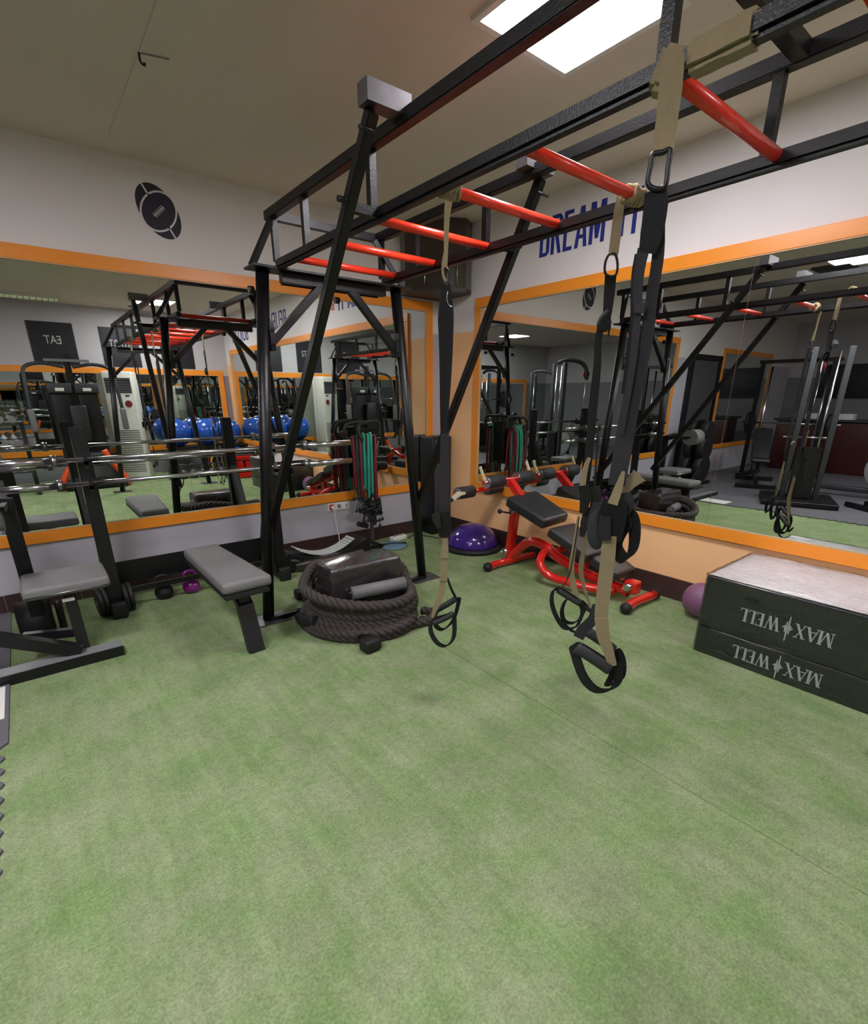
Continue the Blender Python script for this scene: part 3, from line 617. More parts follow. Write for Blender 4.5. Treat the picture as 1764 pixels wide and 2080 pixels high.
# ------------------------------------------------------------------ olympic bench station
UXL, UXR, UY = -3.43, -2.2, -.50
st = thing('bench_press_station', 'black bench press station with grey flat bench pad in front of the left mirror', 'weight bench', (-2.82, -.8, 0))
def sp_(n, mb, m_='black', par=None, label=None): return obj(n, mb, m_, par or st, label=label)
for X in (UXL, UXR):
    up_ = sp_('upright', MB().beam((X, UY, .05), (X, UY, 1.31), .085, .075, up=(0, 1, 0), bev=.006))
    sp_('foot', MB().beam((X, UY - .07, .035), (X, -.06, .035), .075, .07, bev=.01))
    sp_('rear_leg', MB().beam((X, -.10, .06), (X, UY + .03, .86), .07, .06, up=(1, 0, 0)))
    sp_('bar_hook', MB().box((X, UY - .09, .93), (.02, .13, .05)).box((X, UY - .145, .965), (.02, .02, .07)).box((X, UY - .09, 1.085), (.02, .13, .05)).box((X, UY - .145, 1.12), (.02, .02, .07)), 'steel' if X == UXR else 'black', up_)
    sp_('rubber_foot', MB().box((X, UY - .10, .06), (.10, .06, .12), bev=.02), 'rubber')
sp_('silver_strip', MB().beam((UXL - .045, UY - .040, .82), (UXL - .045, UY - .040, 1.24), .004, .007, up=(0, 1, 0)), 'chrome')
sp_('crossbeam', MB().box(((UXL + UXR) / 2, -.28, .235), (UXR - UXL, .012, .17)))
sp_('lower_rail', MB().beam((UXL, -.47, .15), (UXR, -.47, .15), .012, .045))
sp_('rail_edge', MB().beam((UXL + .05, -.477, .171), (UXR - .05, -.477, .171), .004, .004), 'steel')
pad = MB(); pad.box((0, 0, 0), (.27, .92, .075), bev=.035, seg=5)
for v in pad.bm.verts: v.co.x *= 1.0 + (-v.co.y) * .26
place(pad, Matrix.Translation((-2.862, -1.24, .44)) @ Matrix.Rotation(.03, 4, 'Z'))
sp_('bench_pad', pad, 'vinylg', label='bench pad with sheen painted into its grey')
sp_('pad_board', MB().box((-2.865, -1.27, .395), (.26, .92, .02)), 'rubber')
sp_('bench_spine', MB().beam((-2.86, -1.62, .35), (-2.86, -.38, .28), .06, .08))
lg = MB(); lg.beam((-2.86, -1.48, .37), (-2.855, -1.60, .27), .09, .06, up=(0, 1, 0)); lg.beam((-2.855, -1.585, .29), (-2.85, -1.69, .0), .095, .055, up=(0, 1, 0)); lg.beam((-2.86, -1.25, .36), (-2.855, -1.60, .2), .03, .05)
sp_('front_leg', lg)
# weight plates clustered on the left foot
g = 'weight plates on the bench station storage pegs'
pl0 = thing('weight_plate', 'dark rubber weight plate leaning at the base of the left upright', 'weight plate', (UXL + .06, UY + .02, .10), 0, g)
obj('disc', MB().lathe([(.02, -.016), (.095, -.016), (.105, -.009), (.105, .009), (.095, .016), (.02, .016)], rot=(0, PI / 2, 0)), 'rubber', pl0, world=False)
obj('hub', MB().lathe([(.012, -.018), (.022, -.018), (.022, .018), (.012, .018)], rot=(0, PI / 2, 0)), 'steel', pl0, world=False)
for i, (dx, dy, sc) in enumerate(((.095, .02, 1), (-.065, .0, 1), (-.10, .01, 1))):
    dup(pl0, (UXL + dx, UY + .02 + dy, .10), .05 * i, ['outermost dark plate to the right of the left upright', 'dark plate to the left of the left upright', 'farthest left dark plate by the left upright'][i], g)
# barbells
def barbell(z, y, label):
    t = thing('barbell', label, 'barbell', (-2.6, y, z), 0, 'barbells across the bench station')
    obj('shaft', MB().cyl((.68, 0, 0), (-1.0, 0, 0), .0142, seg=18), 'chrome', t, world=False)
    for a, b_, r0 in ((.68, 1.10, .0248), (-1.0, -1.36, .0215)):
        sl = obj('sleeve', MB().cyl((a, 0, 0), (b_, 0, 0), r0, seg=24), 'chrome', t, world=False)
        sg = 1 if a > 0 else -1
        obj('collar', MB().cyl((a - sg * .025, 0, 0), (a + sg * .01, 0, 0), .037, seg=24), 'steel', sl, world=False)
    return t
b1 = barbell(1.115, UY - .105, 'upper chrome barbell lying across the bench station hooks')
b2 = dup(b1, (-2.6, UY - .105, .963), 0, 'lower chrome barbell lying across the bench station hooks')
b1.rotation_euler = (0, 0, 0)
# kettlebells under the crossbeam
def kettlebell(loc, label, m_, s=1.0):
    t = thing('kettlebell', label, 'kettlebell', loc)
    obj('bell', MB().lathe([(.04 * s, 0), (.065 * s, .012 * s), (.078 * s, .05 * s), (.075 * s, .085 * s), (.055 * s, .118 * s), (.03 * s, .135 * s), (.01 * s, .14 * s)]), m_, t, world=False)
    obj('handle', MB().tube([(-.042 * s, 0, .115 * s), (-.052 * s, 0, .16 * s), (-.045 * s, 0, .20 * s), (0, 0, .215 * s), (.045 * s, 0, .20 * s), (.052 * s, 0, .16 * s), (.042 * s, 0, .115 * s)], .015 * s, sub=3), m_, t, world=False)
    return t
kettlebell((-2.90, -.385, 0), 'purple kettlebell under the bench pad, behind the lower rail', 'magenta', .84)
kettlebell((-3.10, -.385, 0), 'black kettlebell left of the purple one', 'rubber', .86)
# ------------------------------------------------------------------ seated bench at the left edge
sb = thing('seated_bench', 'black seated exercise bench with square pad at the left edge', 'weight bench', (-3.75, -1.1, 0))
def q(n, mb, m_='black', par=None, label=None): return obj(n, mb, m_, par or sb, label=label)
q('seat', MB().box((-3.69, -.97, .455), (.42, .36, .07), bev=.028, seg=4), 'vinylg', label='grey seat pad')
q('seat_piping', MB().tube([(-3.89, -1.152, .44), (-3.49, -1.152, .44), (-3.482, -.8, .44)], .004), 'steel')
q('seat_post', MB().beam((-3.685, -1.10, .05), (-3.69, -1.03, .42), .06, .06, up=(0, 1, 0)))
q('sticker', MB().box((-3.70, -1.083, .37), (.06, .003, .02)), 'white')
q('base_beam', MB().beam((-4.75, -1.175, .032), (-3.50, -1.175, .032), .11, .06, bev=.004), 'grey')
q('base_skirt', MB().beam((-4.75, -1.232, .03), (-3.497, -1.232, .03), .006, .062))
q('diagonal_strut', MB().beam((-4.45, -1.02, .42), (-3.70, -1.17, .07), .055, .07))
q('link_bar', MB().beam((-3.95, -1.0, .17), (-3.69, -1.08, .16), .04, .05))
q('back_upright', MB().beam((-3.87, -.70, .0), (-3.87, -.70, .93), .075, .06, up=(0, 1, 0)))
q('top_arm', MB().beam((-4.1, -.72, .93), (-3.84, -.72, .9), .06, .07))
q('round_pad', MB().cyl((-4.12, -1.05, .925), (-3.885, -1.05, .925), .11, seg=28), 'vinylg')
q('pad_axle', MB().cyl((-4.2, -1.05, .925), (-3.88, -1.05, .925), .012).beam((-3.88, -1.05, .925), (-3.87, -.70, .9), .03, .03), 'black')
q('plate_stack', MB().cyl((-3.98, -.62, .14), (-3.80, -.62, .14), .12).cyl((-3.78, -.60, .12), (-3.74, -.60, .12), .10), 'rubber')
tag(centred(obj('pale_floor_piece', MB().box((-4.20, -1.44, .0145), (.27, .36, .003)), 'plainw')), 'thin white piece lying on the mat at the left edge', 'sheet')  # thin plain white box laid flat on the mat
# ------------------------------------------------------------------ wrapped bench + battle rope
wb = thing('wrapped_bench', 'low dark bench block wrapped in shiny film inside the rope coil', 'bench', (-2.07, -1.65, 0))
bl = MB(); bl.box((0, 0, .24), (.55, .22, .40), bev=.03, seg=4)
for v in bl.bm.verts:
    v.co += Vector((random.uniform(-1, 1), random.uniform(-1, 1), random.uniform(-1, 1))) * .004
    if v.co.z > .35: v.co.y *= 1.15
obj('block', place(bl, Matrix.Translation((-2.07, -1.65, .0)) @ Matrix.Rotation(-.03, 4, 'Z')), 'film', wb)
obj('foot_beam', MB().beam((-2.285, -2.13, .045), (-2.27, -1.08, .045), .06, .06), 'black', wb)
obj('rubber_foot', MB().box((-2.29, -2.13, .045), (.12, .09, .08), rot=(0, 0, .1), bev=.02), 'rubber', wb)
obj('rubber_foot', MB().box((-2.27, -1.08, .045), (.10, .08, .075), bev=.015), 'rubber', wb)
obj('foam_roller', MB().cyl((-2.22, -1.80, .26), (-1.86, -1.90, .28), .045, seg=20), 'vinylg', wb)
obj('roller_axle', MB().cyl((-2.24, -1.795, .26), (-1.84, -1.905, .28), .012), 'chrome', wb)
rp = thing('battle_rope', 'thick dark twisted battle rope coiled around the wrapped bench', 'rope', (-2.1, -1.68, 0))
def coil(cx, cy, rx, ry, z, tilt=(0, 0), ph=0, n=22, wob=.02):
    out = []
    for k in range(n):
        a = 2 * PI * k / n + ph
        out.append(Vector((cx + rx * math.cos(a) + wob * math.sin(3 * a + ph), cy + ry * math.sin(a) + wob * math.cos(2 * a + ph), z + tilt[0] * math.cos(a) + tilt[1] * math.sin(a) + .01 * math.sin(4 * a + ph))))
    return out
cs = []
specs = [(-2.09, -1.62, .44, .44, .032, (0, 0), 0), (-2.06, -1.66, .36, .38, .035, (0, 0), 1), (-2.08, -1.64, .41, .41, .085, (.0, .0), 2), (-2.04, -1.68, .345, .34, .10, (.0, .0), .4),
         (-2.05, -1.65, .38, .38, .14, (.01, .01), 3.1), (-2.03, -1.67, .35, .35, .19, (0, .01), 4.4), (-2.05, -1.63, .37, .37, .235, (-.02, .03), 5.0), (-2.07, -1.66, .40, .36, .285, (-.03, .05), 2.2)]
allp = []
for (cx, cy, rx, ry, z, tl, ph) in specs: allp += coil(cx, cy, rx, ry, z, tl, ph=ph * 0 + .0, wob=.020 + .012 * (ph % 3))
# one continuous rope that climbs coil by coil
cont = []
for i, p in enumerate(allp):
    seg_i, k = divmod(i, 22)
    if seg_i + 1 < len(specs):
        p2 = allp[i + 22]; f = k / 22; p = p * (1 - f) + p2 * f
    cont.append(p)
obj('rope_coil', MB().ropetube(cont, .035, sub=11, twist=46, closed=False), 'rope', rp)
obj('rope_tail', MB().ropetube([(-1.75, -1.95, .06), (-1.70, -2.02, .05), (-1.78, -2.07, .04), (-1.95, -2.05, .035), (-2.1, -2.08, .03)], .030, sub=14, twist=46, closed=False), 'rope', rp)
obj('rope_sleeve', MB().tube([(-2.47, -1.50, .05), (-2.50, -1.62, .08), (-2.47, -1.76, .12)], .036, sub=5), 'rubber', rp)
# ------------------------------------------------------------------ items by the wall
t = thing('ab_trainer', 'black curved core trainer with ribbed pale grey rest, on the floor by the wall', 'exercise machine', (-1.75, -.3, 0))
bmsh = MB(); prof = []
for k in range(21):
    u = -1 + 2 * k / 20; prof.append((u * .40, .06 + .10 * u * u))
poly = [(-.44, .02), (.44, .02)] + [(x, z) for x, z in reversed([(-.44, .15)] + [(p[0], p[1] + .03) for p in prof] + [(.44, .15)])]
bmsh.prism(poly, .22, Matrix(((1, 0, 0, -1.70), (0, 0, -1, -.26), (0, 1, 0, 0), (0, 0, 0, 1)))); obj('shell', bmsh, M['black'], t)
rb = MB()
for k in range(20):
    (x1, z1), (x2, z2) = prof[k], prof[k + 1]
    rb.box((-1.70 + (x1 + x2) / 2 * .74, -.35, (z1 + z2) / 2 + .036), (.030, .15, .012), rot=(0, -math.atan2(z2 - z1, x2 - x1), 0), bev=.003, seg=1)
obj('ribbed_rest', rb, 'print', t, label='pale grey ribbed rest')
obj('side_handle', MB().cyl((-2.12, -.44, .13), (-2.02, -.50, .10), .018).cyl((-1.30, -.44, .13), (-1.24, -.48, .10), .018), 'vinyl', t)
obj('shell_skirt', MB().box((-1.70, -.37, .05), (.72, .28, .09), bev=.04, seg=4), 'film', t)
tag(centred(obj('balance_disc', MB().lathe([(.14, .0), (.15, .006), (.15, .012), (.12, .03), (.05, .036), (.005, .036)], c=(-.90, -.34, 0)), 'disk')), 'flat slate-blue disc on the turf near the corner', 'disc')
t = thing('power_strip', 'white power strip on the turf beside the blue disc', 'power strip', (-.72, -.17, 0), .12)
obj('housing', MB().box((0, 0, .025), (.20, .07, .05), bev=.008), 'white', t, world=False)
obj('outlet', MB().cyl((-.05, 0, .05), (-.05, 0, .052), .018).cyl((0, 0, .05), (0, 0, .052), .018).cyl((.05, 0, .05), (.05, 0, .052), .018), 'grey', t, world=False)
obj('cord', MB().tube([(-.1, 0, .02), (-.18, -.03, .01), (-.32, -.02, .008), (-.44, .05, .008)], .004, sub=4), 'white', t, world=False)
tag(centred(obj('floor_cable', MB().tube([(-.60, -.2, .006), (-.5, -.14, .006), (-.42, -.2, .006), (-.36, -.33, .006), (-.34, -.42, .006)], .005, sub=5), 'rubber')), 'thin black cable trailing on the turf into the corner', 'cable')
t = thing('wall_socket', 'row of three wall sockets below the left mirror, the left one red', 'socket', (-1.31, 0, .40))
for k, x in enumerate((-1.42, -1.335, -1.25)):
    f = obj('socket_plate', MB().box((x, -.006, .435), (.083, .012, .083), bev=.003), 'white', t)
    obj('socket_insert', MB().box((x, -.013, .435), (.056, .004, .056), bev=.002), 'redink' if k == 0 else 'white', f, label='red insert' if k == 0 else None)
    obj('socket_well', MB().cyl((x, -.0145, .435), (x, -.0165, .435), .020 if k < 2 else .008), 'maroon' if k == 0 else 'grey', f)
t = thing('plug_cord', 'white plug and cord hanging from the red wall socket to the floor', 'cable', (-1.42, -.03, 0))
obj('plug', MB().cyl((-1.42, -.017, .435), (-1.42, -.055, .435), .016), 'white', t)
obj('cord', MB().tube([(-1.42, -.055, .435), (-1.415, -.07, .40), (-1.40, -.05, .28), (-1.375, -.04, .16), (-1.37, -.05, .05), (-1.36, -.07, .008)], .0045, sub=5), 'white', t)
# band stand
t = thing('band_stand', 'black tubular stand with looped top handles carrying resistance tubes', 'stand', (-1.1, -.2, 0))
obj('pole', MB().cyl((-1.04, -.16, .02), (-1.06, -.17, 1.12), .02), 'grey', t)
obj('foot_bar', MB().beam((-1.25, -.22, .02), (-.78, -.40, .02), .04, .035).beam((-1.04, -.05, .02), (-1.04, -.35, .02), .04, .035), 'black', t)
obj('handle_loop', MB().tube([(-1.19, -.30, 1.10), (-1.215, -.28, 1.16), (-1.20, -.26, 1.225), (-1.15, -.24, 1.25), (-.99, -.20, 1.262), (-.94, -.2, 1.25), (-.93, -.2, 1.2), (-.935, -.2, 1.12)], .0175, sub=5), 'rubber', t)
obj('handle_loop', MB().tube([(-1.20, -.12, 1.09), (-1.26, -.10, 1.12), (-1.275, -.10, 1.18), (-1.24, -.1, 1.235), (-1.16, -.12, 1.255), (-1.06, -.15, 1.26)], .0165, sub=5), 'rubber', t)
obj('top_bar', MB().cyl((-1.24, -.19, 1.115), (-.92, -.19, 1.125), .014), 'black', t)
obj('spine_board', MB().box((-1.06, -.10, .95), (.16, .02, .5)), 'black', t)
def band(x, y, zt, zb, r, mname, label, sway=.0, handle=True):
    t = thing('resistance_tube', label, 'resistance band', (x, y, zb), 0, 'resistance tubes hanging on the stand')
    pts = [(x - .016, y - .04, zb + .02), (x - .016 + sway * .3, y - .045, (zb + zt) / 2), (x - .012 + sway, y - .04, zt - .08), (x + sway, y - .02, zt), (x + .004 + sway, y + .01, zt + .006), (x + .010 + sway, y + .035, zt - .06), (x + .014, y + .04, (zb + zt) / 2 + .05), (x + .016, y + .035, zb + .05)]
    obj('tube', MB().tube(pts, r, sub=6, seg=10), mname, t)
    if handle:
        hb = MB(); a = Vector((x - .016, y - .04, zb + .02)); hb.tube([a, a + Vector((-.03, -.01, -.05)), a + Vector((-.045, -.01, -.10))], .004, sub=3); hb.tube([a, a + Vector((.035, -.01, -.05)), a + Vector((.05, -.01, -.09))], .004, sub=3)
        obj('handle_strap', hb, 'web', t); obj('grip', MB().cyl(a + Vector((-.052, -.01, -.105)), a + Vector((.055, -.01, -.09)), .014), 'foam', t)
    return t
specs_b = [(-1.235, 1.12, .62, .010, 'maroon', 'dark red tube hanging at the far left of the band stand'), (-1.215, 1.13, .50, .012, 'green', 'dark green tube second from left on the band stand'), (-1.19, 1.12, .52, .011, 'maroon', 'dark red tube just right of the dark green one'),
           (-1.165, 1.13, .48, .012, 'maroon', 'dark red tube directly left of the first teal tube'), (-1.135, 1.14, .60, .0135, 'teal', 'left teal tube in the middle of the stand'), (-1.105, 1.13, .50, .0135, 'teal', 'longer teal tube right of the first'),
           (-1.085, 1.125, .62, .009, 'maroon', 'thin dark red tube between the teal tubes'), (-1.055, 1.14, .54, .0135, 'teal', 'right teal tube of the three'), (-1.025, 1.12, .48, .012, 'maroon', 'bright dark-red tube right of the teal tubes'), (-.995, 1.11, .36, .010, 'maroon', 'rightmost dark red tube with a low hanging handle')]
for i, (x, zt, zb, r, m_, lb) in enumerate(specs_b): band(x, -.20 - .01 * (i % 3), zt, zb, r, m_, lb, .012 * ((i % 3) - 1), True)
t = thing('strap_bundle', 'bundle of black grips and straps hanging under the tubes', 'strap bundle', (-1.1, -.24, .26))
for k in range(7):
    c = Vector((-1.16 + .026 * k, -.25 + .02 * ((k * 7) % 3 - 1), .40 + .05 * ((k * 5) % 4 - 2))); dv = Vector((math.cos(k * 1.9), .3, math.sin(k * 1.9) * .8)).normalized() * .06
    obj('grip', MB().cyl(c - dv, c + dv, .017), 'foam', t)
    obj('strap_loop', MB().ribbon([c - dv, c - dv * .6 + Vector((0, 0, .07)), c + Vector((0, 0, .11)), c + dv * .6 + Vector((0, 0, .07)), c + dv], .022, n=(0, -1, .2)), 'web', t)
obj('foam_block', MB().box((-1.09, -.22, .42), (.15, .05, .16), rot=(.1, .2, 0), bev=.02), 'rubber', t)
obj('triangle_handle', MB().tube([(-1.0, -.25, .24), (-1.03, -.25, .15), (-.97, -.25, .15)], .01, closed=True, sub=2).cyl((-1.0, -.25, .24), (-1.0, -.24, .36), .004), 'rubber', t)
obj('cuff', MB().box((-1.20, -.24, .26), (.12, .06, .05), rot=(0, .35, 0), bev=.015), 'web', t)
# bosu dome
t = thing('balance_dome', 'glossy purple half-ball balance trainer on a black base in the corner', 'balance trainer', (-.28, -.90, 0))
R = .265; pr = [(R * math.cos(a), .045 + .215 * math.sin(a)) for a in [PI / 2 * k / 14 for k in range(14)]] + [(.004, .26)]
obj('dome', MB().lathe([(.20, .04)] + pr, c=(0, 0, 0), seg=48), 'purple', t, world=False)
obj('base', MB().lathe([(.25, 0), (.305, .012), (.315, .03), (.30, .045), (.2, .05)], seg=48), 'rubber', t, world=False)
# ------------------------------------------------------------------ red adjustable bench
rbn = thing('red_abs_bench', 'red tubular sit-up bench with black pads and foam rollers by the peach wall', 'weight bench', (-.35, -2.15, 0))
def r_(n, mb, m_='redgl', par=None, label=None): return obj(n, mb, m_, par or rbn, label=label)
ff = r_('front_foot', MB().tube([(-.67, -1.53, .04), (-.55, -1.52, .045), (-.45, -1.53, .045), (-.25, -1.53, .045), (-.15, -1.54, .045), (-.06, -1.55, .04)], .033, seg=16, sub=3))
r_('end_cap', MB().sph((-.68, -1.53, .042), .042), 'rubber', ff); r_('end_cap', MB().sph((-.05, -1.55, .042), .042), 'rubber', ff)
r_('main_tube', MB().tube([(-.36, -1.50, .05), (-.36, -1.58, .14), (-.36, -1.70, .25), (-.36, -1.80, .28), (-.36, -1.92, .26), (-.36, -2.05, .20), (-.36, -2.35, .13), (-.35, -2.72, .09)], .042, seg=18, sub=5))
r_('side_loop', MB().tube([(-.38, -1.95, .24), (-.48, -1.97, .22), (-.55, -2.02, .16), (-.54, -2.12, .09), (-.50, -2.3, .075), (-.44, -2.5, .07), (-.38, -2.62, .08)], .034, seg=16, sub=5))
r_('cross_brace', MB().tube([(-.36, -2.0, .22), (-.25, -2.03, .26), (-.14, -2.08, .27)], .03, seg=12, sub=4))
r_('front_post', MB().beam((-.36, -1.49, .07), (-.36, -1.535, .52), .075, .07, up=(0, 1, 0), bev=.01))
r_('pivot_bolt', MB().cyl((-.43, -1.47, .12), (-.30, -1.47, .12), .028).cyl((-.46, -1.47, .12), (-.43, -1.47, .12), .016), 'chrome')
r_('adjust_knob', MB().cyl((-.50, -1.50, .52), (-.38, -1.52, .49), .008).sph((-.52, -1.495, .525), .022), 'rubber')
r_('hinge_bracket', MB().cyl((-.42, -1.54, .53), (-.30, -1.54, .53), .03), 'chrome')
def tiltpad(L0, L1, R0, R1, th, m_, nm, lab=None):
    L0, L1, R0, R1 = map(Vector, (L0, L1, R0, R1)); c = (L0 + L1 + R0 + R1) / 4; y = ((L1 - L0) + (R1 - R0)).normalized(); x = ((R0 - L0) + (R1 - L1)); x = (x - y * x.dot(y)).normalized(); z = x.cross(y)
    if z.z < 0: z = -z; y = -y
    w_ = ((R0 - L0).length + (R1 - L1).length) / 2; l_ = ((L1 - L0).length + (R1 - R0).length) / 2
    mb = MB(); mb.box((0, 0, -th / 2), (w_, l_, th), bev=.032, seg=5)
    for v in mb.bm.verts: v.co.z -= .014 * (1 - (v.co.x / w_ * 2) ** 2) * (1 - (v.co.y / l_ * 2) ** 2)
    for v in mb.bm.verts:
        if v.co.y * (1 if (y.dot(L1 - L0) > 0) else -1) > 0: v.co.x *= .86
    m4 = Matrix((x, y, z)).transposed().to_4x4(); m4.translation = c; place(mb, m4); return r_(nm, mb, m_, label=lab)
tiltpad((-.54, -1.57, .675), (-.54, -2.01, .545), (-.17, -1.62, .70), (-.17, -2.0, .545), .095, 'vinyl', 'leg_pad')
tiltpad((-.52, -2.05, .485), (-.52, -2.44, .345), (-.18, -2.05, .49), (-.18, -2.43, .33), .085, 'vinyl', 'seat_pad')
tiltpad((-.50, -2.47, .345), (-.50, -2.70, .255), (-.19, -2.46, .34), (-.19, -2.68, .245), .08, 'vinyl', 'head_pad')
r_('pad_rail', MB().beam((-.35, -1.98, .42), (-.35, -2.66, .19), .05, .05))
r_('pad_support', MB().beam((-.35, -2.3, .14), (-.35, -2.32, .31), .05, .05))
rf = r_('rear_foot', MB().tube([(-.53, -2.815, .04), (-.4, -2.80, .045), (-.13, -2.81, .04)], .036, seg=16, sub=3)); r_('end_cap', MB().sph((-.545, -2.82, .042), .043), 'rubber', rf); r_('end_cap', MB().sph((-.12, -2.81, .04), .04), 'rubber', rf)
r_('rear_block', MB().box((-.35, -2.74, .14), (.09, .10, .10), bev=.015)); r_('rear_bolt', MB().cyl((-.44, -2.74, .15), (-.28, -2.74, .15), .026), 'chrome')
# roller arms
r_('roller_arm', MB().tube([(-.36, -1.20, .70), (-.36, -1.32, .72), (-.36, -1.46, .76), (-.36, -1.55, .66), (-.36, -1.60, .58)], .026, seg=14, sub=4)).data.materials[0] = M['redgl']
for (yy, zz, xl) in ((-1.06, .636, .62), (-1.44, .788, .62)):
    ax = r_('roller_axle', MB().cyl((-.68, yy, zz), (-.04, yy, zz), .017), 'redgl')
    for s in (-1, 1):
        xc = -.36 + s * .19
        ro = r_('foam_roller', MB().cyl((xc - .095, yy, zz), (xc + .095, yy, zz), .057, seg=28), 'foam', ax)
        r_('roller_cap', MB().cyl((xc - .102, yy, zz), (xc - .094, yy, zz), .054, seg=28).cyl((xc + .094, yy, zz), (xc + .102, yy, zz), .054, seg=28).sph((xc - .108 if s < 0 else xc + .108, yy, zz), .02), 'chrome', ro)
    if yy < -1.2:
        for s in (-1, 1): r_('lever', MB().beam((-.36 + s * .30, yy, zz), (-.36 + s * .30, yy + .07, zz + .13), .022, .012, up=(1, 0, 0)), 'cream', ax)
r_('arm_tube', MB().beam((-.36, -1.06, .636), (-.36, -1.46, .77), .04, .04))
r_('side_arm', MB().beam((-.36, -1.46, .77), (-.37, -1.62, .64), .06, .06, up=(1, 0, 0)))
# ------------------------------------------------------------------ plyo boxes + ball
def serif(ch, H):
    """serif capital as stroke polygons, returns (polys, width)"""
    tk, tn, sf = .17 * H, .06 * H, .05 * H
    def bar(x1, y1, x2, y2, w_): # slanted vertical-ish stroke with horizontal ends
        return [(x1 - w_ / 2, y1), (x1 + w_ / 2, y1), (x2 + w_ / 2, y2), (x2 - w_ / 2, y2)]
    def se(x, y, w_): return [(x - w_ / 2, y), (x + w_ / 2, y), (x + w_ / 2, y + sf), (x - w_ / 2, y + sf)]
    P = []
    if ch == 'M':
        W = .95 * H; P = [bar(.14 * H, 0, .14 * H, H, tn), bar(.18 * H, H, .48 * H, .05 * H, tk), bar(.48 * H, .02 * H, .78 * H, H, tn), bar(.82 * H, 0, .82 * H, H, tk), se(.14 * H, 0, .24 * H), se(.82 * H, 0, .3 * H), se(.14 * H, H - sf, .26 * H), se(.82 * H, H - sf, .3 * H)]
    elif ch == 'A':
        W = .85 * H; P = [bar(.12 * H, 0, .42 * H, H, tn), bar(.42 * H, H, .74 * H, 0, tk), bar(.42 * H, .28 * H, .42 * H, .34 * H, .34 * H), se(.12 * H, 0, .24 * H), se(.74 * H, 0, .3 * H)]
    elif ch == 'X':
        W = .85 * H; P = [bar(.18 * H, H, .68 * H, 0, tk), bar(.15 * H, 0, .66 * H, H, tn), se(.16 * H, 0, .24 * H), se(.68 * H, 0, .3 * H), se(.18 * H, H - sf, .3 * H), se(.66 * H, H - sf, .24 * H)]
    elif ch == 'W':
        W = 1.15 * H; P = [bar(.15 * H, H, .36 * H, 0, tk), bar(.36 * H, 0, .56 * H, H, tn), bar(.56 * H, H, .77 * H, 0, tk), bar(.77 * H, 0, .98 * H, H, tn), se(.15 * H, H - sf, .3 * H), se(.56 * H, H - sf, .26 * H), se(.98 * H, H - sf, .24 * H)]
    elif ch == 'E':
        W = .66 * H; P = [bar(.2 * H, 0, .2 * H, H, tk), [(.1 * H, 0), (.6 * H, 0), (.6 * H, tn), (.1 * H, tn)], [(.1 * H, H - tn), (.58 * H, H - tn), (.58 * H, H), (.1 * H, H)], [(.2 * H, .47 * H), (.45 * H, .47 * H), (.45 * H, .53 * H), (.2 * H, .53 * H)], [(.56 * H, 0), (.62 * H, 0), (.62 * H, .2 * H), (.58 * H, .2 * H)], [(.54 * H, .8 * H), (.58 * H, .8 * H), (.6 * H, H), (.54 * H, H)]]
    elif ch == 'L':
        W = .62 * H; P = [bar(.2 * H, 0, .2 * H, H, tk), [(.08 * H, 0), (.56 * H, 0), (.56 * H, tn), (.08 * H, tn)], se(.2 * H, H - sf, .3 * H), [(.52 * H, 0), (.58 * H, 0), (.6 * H, .22 * H), (.56 * H, .22 * H)]]
    return P, W
def logo(H):
    mb = MB(); x = 0
    for ch in 'MAX':
        P, W = serif(ch, H)
        for p in P: mb.prism([(a + x, b_) for a, b_ in p], .0008, Matrix.Translation((0, 0, random.uniform(0, .0003))))
        x += W * .92
    pulse = [(0, .5), (.1, .5), (.16, .62), (.24, .30), (.32, .95), (.40, -.35), (.50, 1.5), (.58, .05), (.66, .85), (.73, .36), (.80, .5), (.95, .5)]
    pts = [(x + .1 * H + a * H * .75, b_ * H) for a, b_ in pulse]
    for (a, b_), (c, d_) in zip(pts, pts[1:]):
        L = math.hypot(c - a, d_ - b_); nx, ny = -(d_ - b_) / L * .018 * H, (c - a) / L * .018 * H
        w_ = 1.8
        mb.prism([(a - nx * w_, b_ - ny * w_), (c - nx * w_, d_ - ny * w_), (c + nx * w_, d_ + ny * w_), (a + nx * w_, b_ + ny * w_)], .0008, Matrix.Translation((0, 0, random.uniform(0, .0003))))
    x += .92 * H
    for ch in 'WELL':
        P, W = serif(ch, H)
        for p in P: mb.prism([(a + x, b_) for a, b_ in p], .0008, Matrix.Translation((0, 0, random.uniform(0, .0003))))
        x += W * .92
    return mb, x
BX0, BX1, BY0, BY1 = -.705, -.03, -3.385, -4.40
def plyo(z0, z1, label, topm):
    t = thing('plyo_box', label, 'box', ((BX0 + BX1) / 2, (BY0 + BY1) / 2, z0), 0, 'stacked plyo boxes')
    mb = MB(); mb.box(((BX0 + BX1) / 2, (BY0 + BY1) / 2, (z0 + z1) / 2 - .002), (BX1 - BX0, BY0 - BY1, z1 - z0 - .001), bev=.006, seg=2)
    bmesh.ops.subdivide_edges(mb.bm, edges=[e for e in mb.bm.edges if e.calc_length() > .15], cuts=6, use_grid_fill=True)
    for v in mb.bm.verts: v.co += Vector((random.uniform(-1, 1), random.uniform(-1, 1), random.uniform(-1, 1))) * .0015
    obj('body', mb, 'filmbox', t)
    return t
lo = plyo(0.004, .176, 'lower black foam plyo box with upside-down lettering, at the right edge', None)
hi = plyo(.177, .498, 'upper black foam plyo box with pale top, wrapped in clear film', None)
tp = MB(); tp.box(((BX0 + BX1) / 2, (BY0 + BY1) / 2, .4995), (BX1 - BX0 - .02, BY0 - BY1 - .02, .006), bev=.002)
bmesh.ops.subdivide_edges(tp.bm, edges=[e for e in tp.bm.edges if e.calc_length() > .15], cuts=10, use_grid_fill=True)
